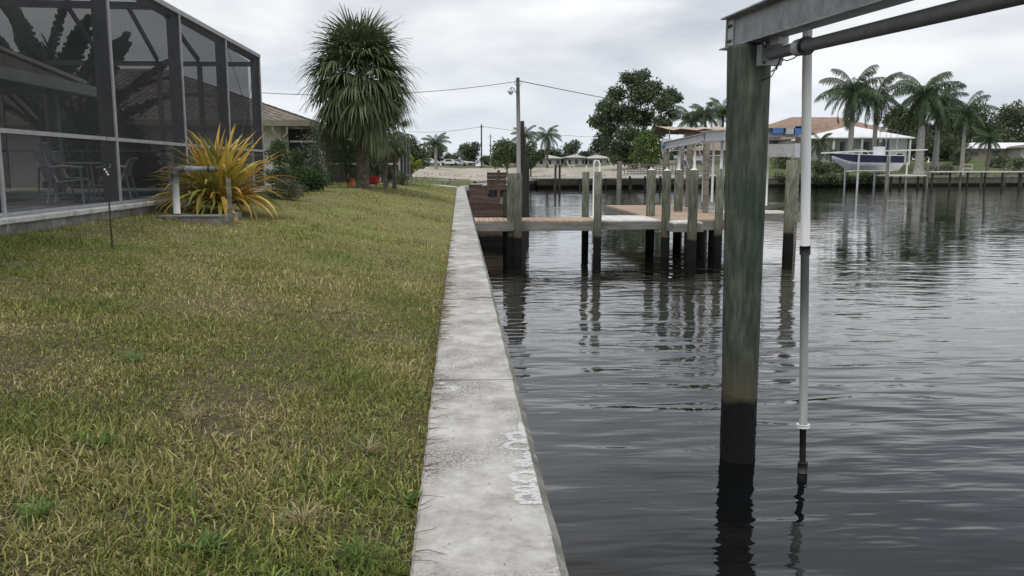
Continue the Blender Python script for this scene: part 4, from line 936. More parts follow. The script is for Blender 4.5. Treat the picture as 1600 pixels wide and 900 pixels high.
broad_tree(xat(829, 104), 104, 4.3, 4.4, 'round green tree right of the lamp pole', 'leaf_mid', 3200, .18, 13, .09, 16, base=.25)
broad_tree(xat(640, 88), 88, 3.9, 4.6, 'dark rounded tree at the end of the neighbour lawn', 'leaf_dark', 3200, .16, 14, .15, 8, base=.08)
broad_tree(xat(643, 61), 61, 2.15, 1.7, 'small yellow green shrub tree before the sandy lot', 'leaf_yellow', 1100, .09, 8, .045, 9, base=.38)
# behind the house and around
r_ = random.Random(3)
TREE_PROTO = []
def far_tree(px, Y, h, w, label, group, m='leaf_far', seed=0, n=1500, s=.35):
    return broad_tree(xat(px, Y), Y, h, w, label, m, n, s, 11, .2, seed, group=group, base=.08)
k_ = 0
protos = []
for i in range(4):
    o = broad_tree(0, 0, 6.0, 9.0, 'hazy green tree in the low treeline beyond the sandy lot', 'leaf_far', 1500, .36, 12, .25, 40 + i, group='low treeline beyond the sandy lot', base=.04, z=0.1)
    protos.append(o)
xs_ = np.concatenate([np.linspace(632, 770, 11), np.linspace(780, 990, 17), np.linspace(1060, 1290, 14)])
for i, px_ in enumerate(xs_):
    o = protos[i % 4] if i < 4 else copy_tree(protos[i % 4])
    Y = r_.uniform(215, 290); sc = r_.uniform(.62, 1.05) * (1.0 if px_ < 1000 else 1.3); x = xat(px_, Y)
    o.location = (x, Y, Tf(x, Y) - .2); o.rotation_euler = (0, 0, r_.uniform(0, 6)); o.scale = (sc * 1.15, sc, sc * r_.uniform(.75, 1.25))
for (px_, Y, h, w, lb, m_, n_) in (
    (1520, 168, 10.5, 13, 'dark wide tree behind the long low house, left', 'leaf_dark', 6000), (1572, 175, 11.5, 15, 'broad dark tree behind the long low house, middle', 'leaf_dark', 7000),
    (1630, 170, 10, 14, 'broad dark tree cut by the right edge of the picture', 'leaf_dark', 5000),
    (1420, 150, 9.5, 9, 'dark tree filling the gap behind the royal palms, left', 'leaf_dark', 4500), (1478, 148, 7.5, 9, 'dark tree filling the gap behind the royal palms, right', 'leaf_mid', 4500), (1398, 156, 10.5, 8, 'dark tree over the orange tiled roof', 'leaf_dark', 3500)):
    broad_tree(xat(px_, Y), Y, h, w, lb, m_, n_, .32, 18, .3, int(px_), base=.08)
for (px_, Y, h, w, lb, m_) in ((1500, 131, 2.6, 4.2, 'pale green shrub between the last royal palm and the low house', 'leaf_grey'), (1560, 128, 2.0, 4.5, 'low flowering shrub before the long low house', 'leaf_grey'), (1590, 116, 2.4, 3.6, 'sprawling shrub at the right edge of the lawn', 'leaf_grey'),
    (1303, 112, 3.4, 3.6, 'shrub left of the white roofed house', 'leaf_mid'), (1474, 114, 1.5, 3.4, 'grey round shrub under the royal palms', 'leaf_grey'), (1222, 122, 2.6, 5.5, 'round shrub on the far lawn seen between big piling and white guide pole', 'leaf_mid'), (1447, 140, 4.2, 9.0, 'dark hedge closing the gap between the stoutest royal palm and its neighbour', 'leaf_dark'), (1480, 139, 3.6, 8.0, 'dark hedge behind the slender royal palm', 'leaf_dark'), (1275, 108, 1.8, 4.5, 'shrub on the bank behind the white guide pole', 'leaf_dark')):
    broad_tree(xat(px_, Y), Y, h, w, lb, m_, 1300 if h < 3.5 else 3600, .16 if h < 3.5 else .22, 10 if h < 3.5 else 18, .06, int(px_), base=.05, name='shrub', cat='shrub', rb=1.25)
for (pa, pb2, lb, n_) in ((1208, 1262, 'green growth hanging over the far bulkhead left of the white guide pole', 1500), (1268, 1335, 'green growth hanging over the far bulkhead under the bow of the blue boat', 2600), (1336, 1388, 'green growth hanging over the far bulkhead under the stern of the blue boat', 2000), (1100, 1130, 'green growth hanging over the far bulkhead behind the lift posts', 900)):
    xa, xb3 = xat(pa, 106), xat(pb2, 106); root = thing('bank_growth', lb, 'shrub', ((xa + xb3) / 2, float(ybank((xa + xb3) / 2)), .3)); bl3 = []
    for i in range(12):
        xx = xa + (xb3 - xa) * (i + .5) / 12; bl3.append((xx, float(ybank(xx)) - .55 + random.uniform(-.2, .2), random.choice([.25, -.05, -.35]) + random.uniform(-.15, .15), random.uniform(.45, .75)))
    leaf_cloud('foliage', bl3, n_, .13, 'leaf_mid', root, int(pa), fill=.3)
# shrubs of the near lawn
def shrub(px, Y, h, w, label, m, n, s, seed, name='shrub', nb=18, base=.02, fill=.45):
    return broad_tree(xat(px, Y), Y, h, w, label, m, n, s, nb, .03, seed, name=name, cat='shrub', base=base, fill=fill, rb=1.45)
xq, yq = xat(487, 29), 29
bl_ = [(random.gauss(0, .38), random.gauss(0, .35), random.uniform(.25, .72), random.uniform(.26, .4)) for i in range(22)]
broad_tree(xq, yq, 1.1, 1.7, 'dense dark green rounded shrub between pool cage and cabbage palm', 'hedge_leaf', 9000, .042, trunk_r=.04, seed=3, name='shrub', cat='shrub', blobs=bl_, base=.1)
shrub(443, 22.5, .62, .95, 'low grey green shrub beside the orange plant', 'leaf_grey', 3200, .028, 4)
shrub(436, 27.5, 1.75, .95, 'dark climbing shrub at the corner of the pool cage', 'leaf_mid', 2600, .05, 5)
shrub(462, 33, 1.5, 1.1, 'loose mid green shrub under the neighbour window', 'leaf_mid', 2400, .05, 15)
shrub(503, 34, 2.5, 1.7, 'feathery olive shrub against the neighbour house', 'leaf_grey', 3000, .045, 6, base=.2)
shrub(543, 35, 2.5, 1.7, 'loose leafy shrub directly left of the big palm trunk', 'leaf_mid', 3000, .05, 7, base=.1)
shrub(588, 40.5, 1.9, 1.2, 'dark leafy shrub right behind the cabbage palm trunk', 'leaf_dark', 2600, .05, 18)
shrub(604, 41.5, 1.2, .7, 'small leafy plant between the slim palm trunks', 'leaf_mid', 900, .05, 8)
shrub(627, 45, .9, .9, 'low leafy plant at the foot of the screened porch corner', 'leaf_mid', 800, .05, 9)
for (px_, Y, h, w, sd_, lb) in ((165, 24.5, 2.6, 3.0, 21, 'dark garden shrub behind the pool, left'), (205, 25.0, 1.8, 2.2, 22, 'dark garden shrub behind the pool, centre'), (150, 29, 3.6, 3.4, 23, 'tall dark garden shrub behind the pool')):
    shrub(px_, Y + 2.2, h, w, lb, 'leaf_dark', 3200, .09, sd_)

# ------------------------------------------------------------------ orange plant in its planter
gq = ground_hit(347, 341); oy = gq.y + 1.15; ox = xat(341, oy); oz = Tf(ox, oy)
op = thing('orange_plant', 'spiky plant with long orange and yellow blades by the pool cage', 'plant', (ox, oy, oz))
def blade_mesh(el, ln, w, bend, seed):
    r = random.Random(seed); m_ = MB(); p = Vector((.03, 0, 0)); a = el; n = 7; vs = []
    for i in range(n + 1):
        u = i / n; ww = w * (.55 + 1.1 * u - .2 * u * u if u < .55 else 1.09 * (1 - ((u - .55) / .45) ** 1.7) + .02)
        s_ = Vector((-math.sin(a), 0, math.cos(a)))
        vs += [p + Vector((0, -ww / 2, 0)) + s_ * ww * .22, p, p + Vector((0, ww / 2, 0)) + s_ * ww * .22]
        p = p + Vector((math.cos(a), 0, math.sin(a))) * ln / n; a -= bend / n * (.5 + u * 1.6)
    for i in range(n):
        for q_ in (0, 1): m_.v or None
        fs_ = None
    m_.add(vs, [(3 * i + q_, 3 * i + q_ + 1, 3 * i + q_ + 4, 3 * i + q_ + 3) for i in range(n) for q_ in (0, 1)])
    me = m_.mesh('blade'); me.materials.append(MATS['orange_blade']); return me
BL = {}
for e in (84, 68, 54, 40, 26, 12):
    BL[e] = [blade_mesh(R(e), 1.16, .062, .25 + .9 * (1 - e / 90) + .35 * k, e * 3 + k) for k in range(3)]
for i in range(270):
    u = random.random(); el = 88 - 82 * u ** .9; e = min(BL, key=lambda q_: abs(q_ - el)); a = i * 2.39996
    frond('blade', BL[e][i % 3], op, (random.uniform(-.16, .16), random.uniform(-.16, .16), .15 + random.uniform(-.05, .12)), a + random.uniform(-.2, .2), sc=random.uniform(.85, 1.48) * (1 if e > 30 else .95))
# low dead leaves
for i in range(16):
    frond('dead_leaf', BLD := (bpy.data.meshes.get('dead_blade') or None) or (lambda me: (setattr(me, 'name', 'dead_blade'), me.materials.clear(), me.materials.append(MATS['dead_frond']), me)[-1])(blade_mesh(R(30), .5, .07, 1.6, 77)), op, (0, 0, .12), i * 1.1, sc=random.uniform(.7, 1.1))
pl = thing('planter', 'weathered concrete planter box at the foot of the orange plant', 'planter', (ox - .2, oy - 1.4, oz))
a = ground_hit(252, 340); b_ = ground_hit(352, 349); zz2 = min(a.z, b_.z)
px0, px1, pyy = a.x + .02, b_.x - .06, (a.y + b_.y) / 2 - .05
MB().box((px0, pyy, zz2 - .05), (px1, pyy + .07, zz2 + .13)).build('front_board', 'old_concrete', pl)
MB().box((px0, pyy + .072, zz2 - .05), (px0 + .06, pyy + 1.5, zz2 + .13)).build('side_board', 'old_concrete', pl)
MB().box((px1 - .06, pyy + .072, zz2 - .05), (px1, pyy + 1.5, zz2 + .13)).build('side_board', 'old_concrete', pl)
MB().box((px0 - .02, pyy - .02, zz2 + .131), (px1 + .02, pyy + .09, zz2 + .155)).build('rim', 'stucco_grey', pl)
MB().box((px0 + .062, pyy + .072, zz2 - .04), (px1 - .062, pyy + 1.5, zz2 + .10)).build('earth', 'soil', pl)
st = thing('wooden_stake', 'short grey wooden stake in front of the orange plant', 'stake', tuple(ground_hit(361, 351)))
p0 = ground_hit(361, 351); zt2 = zat(277, p0.y)
MB().bar((p0.x, p0.y, p0.z - .1), (p0.x - .01, p0.y, zt2), .075, .03).build('stake', 'grey_timber', st)

# standpipe
p0 = ground_hit(277, 339); y_ = p0.y; zb2 = p0.z; ztop = zat(268, y_); x_ = p0.x; k_ = y_ / 1305
sp_ = thing('standpipe', 'white and grey plastic pipe elbow rising from the lawn by the pool cage', 'pipe', (x_, y_, zb2))
q = MB(); q.tube([(x_, y_, zb2 - .05), (x_, y_, zat(284, y_))], 5.2 * k_, 16); q.build('riser', 'pvc_white', sp_, smooth=True)
q = MB(); q.tube([(x_, y_, zb2 + .0), (x_, y_, zb2 + .06)], 5.9 * k_, 16); q.build('base_ring', 'black_rubber', sp_, smooth=True)
q = MB(); q.tube([(x_, y_, zat(286, y_)), (x_, y_, zat(271, y_))], 6.0 * k_, 16); q.build('coupling', 'pvc_grey', sp_, smooth=True)
q = MB(); q.tube([(x_, y_, zat(273, y_)), (x_ + .01, y_, zat(268, y_)), (x_ + .04, y_, zat(264.5, y_)), (x_ + .11, y_, zat(264, y_)), (x_ + .18, y_, zat(264, y_))], 5.2 * k_, 14); q.build('elbow', 'pvc_grey', sp_, smooth=True)
q = MB(); q.tube([(x_ + .16, y_, zat(264, y_)), (xat(336, y_), y_, zat(264, y_))], 4.2 * k_, 14); q.build('arm', 'pvc_grime', sp_, smooth=True)
q = MB(); q.tube([(xat(325, y_), y_, zat(264, y_)), (xat(327, y_), y_, zat(264, y_))], 5.6 * k_, 14); q.build('clamp', 'black_rubber', sp_, smooth=True)
q = MB(); q.tube([(xat(298, y_), y_, zat(264, y_)), (xat(301, y_), y_, zat(264, y_))], 5.4 * k_, 14); q.build('clamp', 'pvc_grime', sp_, smooth=True)
q = MB(); q.tube([(xat(336, y_), y_, zat(264, y_)), (xat(339, y_), y_, zat(264, y_)), (xat(341, y_), y_, zat(265, y_))], [4.9 * k_, 5 * k_, 2 * k_], 12); q.build('end_cap', 'dead_frond', sp_, smooth=True)
pd = thing('utility_pad', 'small round edged concrete pad under the white standpipe', 'concrete pad', (x_, y_, zb2))
q = MB(); q.tube([(x_, y_ - .05, zb2 - .02), (x_, y_ - .05, zb2 + .025), (x_, y_ - .05, zb2 + .03)], [.32, .32, .29], 20); q.build('pad', 'old_concrete', pd)

# thin sapling / rod with small white bloom
p0 = ground_hit(167, 384); y_ = p0.y
sp2 = thing('sapling', 'thin dark sapling stem with a small white bloom standing on the lawn', 'sapling', tuple(p0))
def sx(px, py): return (xat(px, y_), y_, zat(py, y_))
q = MB(); q.tube([sx(167, 392), sx(166.5, 350), sx(166.5, 300), sx(167, 262)], [.011, .010, .009, .007], 6); q.build('stem', 'dark_stem', sp2)
q = MB(); q.tube([sx(167, 262), sx(169, 235), sx(170, 205), sx(176, 180), sx(182, 150)], [.006, .005, .004, .003, .002], 5); q.build('twig', 'dark_stem', sp2)
for i, (dx_, dz_) in enumerate(((-.03, .0), (.02, .03), (.05, .06), (-.01, .07), (.03, -.02), (.08, .08), (-.05, .05))):
    p_ = Vector(sx(167, 266)) + Vector((dx_, 0, dz_)); q = MB(); a = i * 1.1
    d = Vector((math.cos(a), math.sin(a) * .5, .5)) * .045; w_ = Vector((-math.sin(a), math.cos(a), .3)) * .018
    q.add([p_, p_ + d * .5 + w_, p_ + d, p_ + d * .5 - w_], [(0, 1, 2, 3)]); q.build('leaf', 'leaf_bright', sp2)
for dx_, dz_ in ((0, -.02), (-.02, .01), (.015, -.05)):
    p_ = Vector(sx(166.5, 266)) + Vector((dx_, -.01, dz_)); q = MB(); q.tube([p_ + Vector((0, 0, -.014)), p_, p_ + Vector((0, 0, .014))], [.005, .014, .004], 6); q.build('blossom', 'pvc_white', sp2)

# patio chairs and table behind the screen
def patio_chair(loc, rz, label, hb=1.0):
    root = thing('patio_chair', label, 'chair', (0, 0, 0), 'patio chairs around the table behind the screen')
    def tb(name, pts, r=.018, m='galv_pale', n=7): q = MB(); q.tube(pts, r, n); q.build(name, m, root, smooth=True)
    for s_ in (-1, 1):
        tb('leg', [(.27, s_ * .27, 0), (.25, s_ * .27, .62)]); tb('leg', [(-.30, s_ * .27, 0), (-.20, s_ * .27, .62)])
        tb('armrest', [(.30, s_ * .28, .62), (.0, s_ * .29, .65), (-.24, s_ * .27, .62)], .024)
        tb('back_rail', [(-.12, s_ * .25, .36), (-.28, s_ * .25, .75), (-.36, s_ * .25, hb)])
        tb('seat_rail', [(.27, s_ * .25, .42), (-.14, s_ * .25, .36)])
    tb('back_bar', [(-.36, -.25, hb), (-.36, .25, hb)]); tb('seat_bar', [(.27, -.25, .42), (.27, .25, .42)]); tb('stretcher', [(.26, -.26, .12), (.26, .26, .12)], .012)
    q = MB(); q.add([(.26, -.235, .425), (.26, .235, .425), (-.12, .235, .365), (-.12, -.235, .365)], [(0, 1, 2, 3)]); q.add([(.26, -.235, .415), (.26, .235, .415), (-.12, .235, .355), (-.12, -.235, .355)], [(3, 2, 1, 0)]); q.build('seat_sling', 'chair_sling', root)
    q = MB(); q.add([(-.125, -.235, .37), (-.125, .235, .37), (-.285, .235, .75), (-.285, -.235, .75), (-.355, .235, hb - .01), (-.355, -.235, hb - .01)], [(0, 1, 2, 3), (3, 2, 4, 5)]); q.build('back_sling', 'chair_sling', root)
    root.location = loc; root.rotation_euler = (0, 0, rz); return root
mat('chair_sling', [(.22, .22, .22), (.32, .32, .32)], 60, .8)
Yc = 15.3
patio_chair((xat(106, Yc), Yc, SZ + .008), R(12), 'high backed sling patio chair, the nearest one behind the screen', 1.05)
patio_chair((xat(112, 17.0) - .1, 16.7, SZ + .008), R(-30), 'sling patio chair half hidden behind the nearest one', .92)
patio_chair((-6.75, 17.0, SZ + .008), R(190), 'low sling patio chair on the far side of the table', .80)
tb_ = thing('patio_table', 'round glass patio table with pale metal legs behind the screen', 'table', (-6.95, 15.95, SZ + .008))
tx, ty = -6.95, 15.95
q = MB(); q.tube([(tx, ty, SZ + .70), (tx, ty, SZ + .73)], .55, 28); q.build('table_top', 'galv_pale', tb_)
for i in range(4):
    a = R(45 + 90 * i); q = MB(); q.tube([(tx + math.cos(a) * .5, ty + math.sin(a) * .5, SZ + .01), (tx + math.cos(a) * .42, ty + math.sin(a) * .42, SZ + .70)], .02, 7); q.build('leg', 'galv_pale', tb_)
q = MB(); q.tube([(tx + .45, ty + .0, SZ + .30), (tx, ty + .45, SZ + .30), (tx - .45, ty, SZ + .30), (tx, ty - .45, SZ + .30), (tx + .45, ty, SZ + .30)], .012, 6); q.build('brace_ring', 'galv_pale', tb_)

# red tub and orange bucket by the palm
Yr = 36.5
p0 = Vector((xat(579, Yr), Yr, Tf(xat(579, Yr), Yr)))
rt = thing('wheelbarrow', 'red wheelbarrow tray tipped behind the cabbage palm trunk', 'wheelbarrow', tuple(p0))
q = MB(); x0_, z0_ = p0.x, p0.z
vs = []; 
for (z_, w_, d_) in ((.08, .26, .22), (.16, .32, .28), (.36, .40, .34), (.40, .43, .36)):
    for i in range(12):
        a = 2 * math.pi * i / 12; c_, s_ = math.cos(a), math.sin(a); vs.append((x0_ + math.copysign(abs(c_) ** .5, c_) * w_ / 1.0, Yr + math.copysign(abs(s_) ** .5, s_) * d_, z0_ + z_))
q.add(vs, [(k2 * 12 + i, k2 * 12 + (i + 1) % 12, k2 * 12 + 12 + (i + 1) % 12, k2 * 12 + 12 + i) for k2 in range(3) for i in range(12)] + [tuple(range(11, -1, -1))])
q.build('tray', 'red_plastic', rt)
q = MB(); q.tube([(x0_ - .42, Yr - .03, z0_ + .12), (x0_ - .42, Yr + .03, z0_ + .12)], .14, 14); q.build('wheel', 'black_rubber', rt)
for s_ in (-.2, .2): q = MB(); q.tube([(x0_ - .42, Yr + s_ * .3, z0_ + .12), (x0_ + .2, Yr + s_, z0_ + .1), (x0_ + .75, Yr + s_, z0_ + .32)], .018, 6); q.build('handle', 'grey_timber', rt)
for s_ in (-.2, .2): q = MB(); q.tube([(x0_ + .2, Yr + s_, z0_ + .1), (x0_ + .25, Yr + s_, z0_ - .02)], .016, 6); q.build('leg', 'bolt_steel', rt)
Yr = 35.8
for px_, m_, lb in ((548, 'orange_plastic', 'orange bucket left of the cabbage palm trunk'),):
    x0_ = xat(px_, Yr); z0_ = Tf(x0_, Yr); rb = thing('bucket', lb, 'bucket', (x0_, Yr, z0_))
    q = MB(); q.tube([(x0_, Yr, z0_ - .02), (x0_, Yr, z0_ + .30), (x0_, Yr, z0_ + .33)], [.13, .16, .17], 16); q.build('pail', m_, rb, smooth=True)
    q = MB(); q.tube([(x0_ - .16, Yr, z0_ + .3), (x0_ - .1, Yr - .1, z0_ + .42), (x0_ + .1, Yr - .1, z0_ + .42), (x0_ + .16, Yr, z0_ + .3)], .006, 5); q.build('handle', 'bolt_steel', rb)

# ------------------------------------------------------------------ neighbour's dock
DZ = -.05
dk = thing('dock', 'neighbour wooden dock leaving the seawall on pilings', 'dock', (3, 24.5, DZ))
ya = 23.9; yb_ = 25.5
def deck(x0, x1, y0, y1, m, along='x', pw=.142, parent=dk, z=DZ, th=.035):
    """planks laid side by side, each a piece of its own"""
    a0, a1 = (x0, x1) if along == 'x' else (y0, y1); n = max(1, int(round((a1 - a0) / pw))); w = (a1 - a0) / n
    me = None; mbx = MB()
    if along == 'x': mbx.box((-(w - .012) / 2, 0, -th), ((w - .012) / 2, y1 - y0, 0))
    else: mbx.box((0, -(w - .012) / 2, -th), (x1 - x0, (w - .012) / 2, 0))
    me = mbx.mesh('plank'); me.materials.append(MATS[m])
    for i in range(n):
        o = bpy.data.objects.new('plank', me); COL.objects.link(o); o.parent = parent; c_ = a0 + w * (i + .5)
        o.location = Vector((c_, y0 + random.uniform(-.008, .008), z + random.uniform(-.003, .003)) if along == 'x' else (x0 + random.uniform(-.008, .008), c_, z + random.uniform(-.003, .003))) - parent.location
x1 = xat(936, ya); x2 = xat(1036, ya)
deck(.42, x1, ya, yb_, 'deck_plank')
deck(x1 + .005, x2, ya, yb_ + .9, 'deck_white')
FH = .25
MB().box((.42, ya - .045, DZ - .04 - FH), (x1 - .02, ya - .0, DZ - .037)).build('fascia_board', 'fascia', dk)
MB().box((x1 - .015, ya - .045, DZ - .04 - FH * .85), (x2, ya - .0, DZ - .037)).build('fascia_board', 'fascia', dk)
MB().box((.42, yb_ - .05, DZ - .04 - FH), (x2, yb_, DZ - .037)).build('joist', 'dark_timber', dk)
MB().box((.42, (ya + yb_) / 2 - .03, DZ - .04 - FH), (x2, (ya + yb_) / 2 + .03, DZ - .037)).build('joist', 'dark_timber', dk)
# wedge of platform coming forward, then the long platform going back
xw0, xw1 = x2 + .08, xat(1090, 23.6)
deck(xw0, xw1, 22.9, 24.1, 'deck_white', 'x')
MB().box((xw0 - .01, 22.85, DZ - .04 - .22), (xw1 + .01, 22.895, DZ - .037)).build('fascia_board', 'fascia', dk)
MB().box((xw0 - .055, 22.9, DZ - .04 - .22), (xw0 - .012, 24.1, DZ - .037)).build('fascia_board', 'fascia', dk)
xp0, xp1 = x2 + .02, xat(1178, 24.6)
deck(xp0, xp1, 24.12, 33.5, 'deck_plank', 'y')
MB().box((xp0, 24.07, DZ - .04 - .26), (xp1, 24.115, DZ - .037)).build('fascia_board', 'fascia', dk)
MB().box((xp1 + .002, 24.12, DZ - .04 - .26), (xp1 + .05, 33.5, DZ - .037)).build('fascia_board', 'fascia', dk)
MB().box((xp0 - .047, 25.6, DZ - .04 - .26), (xp0 - .004, 33.5, DZ - .037)).build('fascia_board', 'fascia', dk)
xr0, xr1 = xp1 + .06, xat(1247, 27.6)
deck(xr0, xr1, 27.6, 29.2, 'deck_grey', 'x')
MB().box((xr0, 27.55, DZ - .04 - .25), (xr1, 27.597, DZ - .037)).build('fascia_board', 'fascia', dk)
# dock pilings
def dp(px, Y, pyt, w, lb, cap=False, m='dock_pile'): return pile(px, Y, zat(pyt, Y), w * Y / 1305 / 2, w * Y / 1305 / 2 * 1.02, m, lb, 'pilings of the neighbour dock', cap=cap)
dp(809.5, 23.55, 271, 12.5, 'dock piling right of its twin, first from the seawall')
dp(798, 24.0, 271, 12, 'dock piling left of its twin, first from the seawall')
dp(915.5, 25.75, 269, 11, 'slimmer dock piling behind the walkway, centre left')
dp(935, 23.6, 269, 12.5, 'dock piling before the walkway where brown planks meet white')
dp(1018, 26.0, 266, 14, 'pale piling with white cone behind the white planks', True)
dp(1042.5, 23.55, 267, 13.5, 'piling with white cone at the end of the white planks', True)
dp(1061, 28.5, 266, 13, 'piling with white cone standing on the brown platform', True)
dp(1084.5, 22.55, 266, 15, 'stoutest dock piling, before the white wedge of deck', True)
dp(1126, 24.0, 264, 13, 'half brown piling just left of the big near piling')
dp(1193, 26.8, 345, 10, 'stub piling right behind the big near piling')
dp(1237, 24.6, 250, 16.5, 'thick dock piling between the big piling and the white pole')
for (px_, Y, pt2, lb) in ((1040, 30.5, 233, 'grey lift post under the left end of the lift beam'), (1064, 29.6, 226, 'grey lift post second from the left'), (1077, 31.5, 225, 'grey lift post behind the platform'), (1104, 27.8, 218, 'grey lift post nearest the beam joint'), (1245, 27.2, 213, 'grey lift post at the right beam end')):
    pile(px_, Y, zat(pt2, Y), 4.6 * Y / 1305, 4.8 * Y / 1305, 'grey_timber', lb, 'posts of the neighbour boat lift', zb=-2.5)
for px_ in (1098, 1118):
    pile(px_, 26.2, DZ - .3, .15, .15, 'dark_timber', 'dark stub piling under the brown platform, ' + ('left one' if px_ < 1110 else 'right one'), 'stub pilings under the brown platform')
dp(790, 25.3, 300, 9, 'dark piling hidden behind the twin pilings', m='dark_timber')
# tall dark leaning pile behind the lamp pole
pile(0, 33.0, zat(191, 33), .075, .16, 'dark_timber', 'tall dark tapering piling beside the lamp pole', x=xat(820, 33), px_top=xat(816, 33))
pile(0, 46.0, zat(246, 46), .14, .16, 'dark_timber', 'dark mooring piling right of the lamp pole', x=xat(823, 46))
# white handrail hoop on the walkway
hr = thing('ladder_rail', 'white hooped ladder handrail between two dock pilings', 'handrail', (xat(928, 25.6), 25.6, DZ))
Yh = 25.62
for dy_ in (0,):
    q = MB(); q.tube([(xat(928, Yh), Yh, -.9), (xat(928, Yh), Yh, zat(258, Yh)), (xat(928.8, Yh), Yh, zat(253, Yh)), (xat(931, Yh), Yh, zat(250.5, Yh)), (xat(935, Yh), Yh, zat(251, Yh)), (xat(937, Yh), Yh, zat(256, Yh)), (xat(937, Yh), Yh, zat(268, Yh))], .028, 8); q.build('rail', 'pvc_white', hr, smooth=True)
q = MB(); q.tube([(xat(917, Yh), Yh + .15, zat(270, Yh)), (xat(917.5, Yh), Yh + .15, zat(258, Yh))], .02, 6); q.build('stub', 'pvc_white', hr)
# hooped stub rail
# lift beams
lf = thing('boat_lift', 'pale I-beams of the neighbour boat lift on grey posts', 'boat lift', (9, 27, 2))
def ibeam(p, q_, h, w, parent, m='galv_pale', tk=.02):
    p = Vector(p); q_ = Vector(q_); u = Vector((0, 0, 1))
    MB().bar(p, q_, .02, h - 2 * tk - .002).build('web', m, parent)
    MB().bar(p + u * (h / 2 - tk / 2), q_ + u * (h / 2 - tk / 2), w, tk).build('flange', m, parent); MB().bar(p - u * (h / 2 - tk / 2), q_ - u * (h / 2 - tk / 2), w, tk).build('flange', m, parent)
Pa = Vector((xat(1037, 31), 31, zat(228, 31))); Pb = Vector((xat(1098, 26), 26, zat(215.5, 26))); ibeam(Pa, Pb, .27, .16, lf)
Pc = Vector((xat(1094, 26.3), 26.3, zat(214, 26.3))); Pd = Vector((xat(1131, 23.6), 23.6, zat(211, 23.6))); ibeam(Pc + Vector((.05, 0, .02)), Pd, .30, .2, lf)
MB().box((Pa.x - .1, Pa.y - .12, Pa.z - .22), (Pa.x + .24, Pa.y + .02, Pa.z + .26)).build('motor_box', 'galv_pale', lf)
MB().box((Pa.x - .12, Pa.y - .16, Pa.z - .10), (Pa.x + .05, Pa.y - .123, Pa.z + .02)).build('motor_cover', 'blue_tarp', lf)
ibeam((xat(1190, 27), 27, zat(207, 27)), (xat(1253, 27), 27, zat(208, 27)), .28, .2, lf, 'galv_pale')
ibeam(Vector((xat(1090, 34), 34, zat(222, 34))), Vector((xat(1140, 30), 30, zat(222, 30))), .12, .1, lf)
for (a_, b2_, zz3, hh, m_) in ((1206, 1222, 204, 8, 'blue_tarp'), (1226, 1238, 205, 9, 'galv_pale'), (1240, 1252, 203, 12, 'blue_tarp'), (1200, 1252, 199, 2.5, 'tan_canvas')):
    MB().box((xat(a_, 26.7), 26.72, zat(zz3 + hh / 2, 26.7)), (xat(b2_, 26.7), 26.9, zat(zz3 - hh / 2, 26.7))).build('lift_gear', m_, lf)
MB().box((xat(1186, 24.9), 24.9, zat(245, 24.9)), (xat(1247, 24.9), 25.2, zat(225, 24.9))).build('bunk_board', 'bunk_grey', lf)
MB().box((xat(1240, 24.9), 24.87, zat(246, 24.9)), (xat(1248.5, 24.9), 24.897, zat(224, 24.9))).build('bunk_plate', 'galv_pale', lf)
for (px_, y0_, y1_, Y, m_) in ((1042, 230, 250, 30.7, 'galv_pale'), (1061, 229, 266, 28.7, 'galv_pale'), (1085, 226, 266, 29, 'pvc_white'), (1114, 218, 316, 28.5, 'pvc_white'), (1127, 218, 264, 24.2, 'galv_pale'), (1100, 236, 316, 29.5, 'galv_pale'), (1199.5, 248, 322, 28, 'pvc_white')):
    q = MB(); q.tube([(xat(px_, Y), Y, zat(y1_, Y)), (xat(px_, Y), Y, zat(y0_, Y))], (2.3 if m_ == 'galv_pale' else 1.8) * Y / 1305, 10); q.build('guide_tube', m_, lf, smooth=True)
for (p0_, p1_) in (((1050, 236, 33), (1128, 227, 30)), ((1056, 246, 33), (1128, 243, 30)), ((1066, 234, 31), (1076, 262, 31)), ((1090, 230, 31), (1100, 262, 31))):
    q = MB(); q.tube([(xat(p0_[0], p0_[2]), p0_[2], zat(p0_[1], p0_[2])), (xat(p1_[0], p1_[2]), p1_[2], zat(p1_[1], p1_[2]))], .02, 6); q.build('cable_rod', 'galv_pale', lf)
# tan canopy over the lift
cy = thing('canopy', 'sagging tan canvas canopy above the neighbour boat lift', 'canopy', (10, 35, 3))
Yk = 36.0; xA, xB = xat(1038, Yk), xat(1160, Yk); zr = zat(195, Yk); ze = zat(202, Yk)
q = MB(); n = 10
top = [(xA + (xB - xA) * i / n, Yk + 1.6, zr - .05 * math.sin(math.pi * i / n) + .04 * math.sin(3.3 * i)) for i in range(n + 1)]
fr = [(xA + (xB - xA) * i / n + (.15 if i == 0 else 0), Yk, ze - .04 * math.sin(2.1 * i) - .02) for i in range(n + 1)]
bk_ = [(a[0], a[1] + 3.0, ze - .1) for a in fr]
for th_ in (0, -.02):
    q.add([(a[0], a[1], a[2] + th_) for a in fr + top + bk_], [((i, i + 1, i + n + 2, i + n + 1) if th_ == 0 else (i + 1, i, i + n + 1, i + n + 2)) for i in range(n)] + [((i + n + 1, i + n + 2, i + 2 * n + 3, i + 2 * n + 2)) for i in range(n)])
q.build('canvas', 'tan_canvas', cy)
MB().bar((xA + .9, Yk + .1, ze - .32), (xB, Yk + .1, ze - .12), .05, .34).build('valance', 'brown_board', cy)
for i in (0, 5, 10):
    q = MB(); q.tube([(fr[i][0] + .05, Yk + .05, fr[i][2] - .05), (fr[i][0] + .05, Yk + .05, -2)], .03, 6); q.build('pole', 'grey_timber', cy)

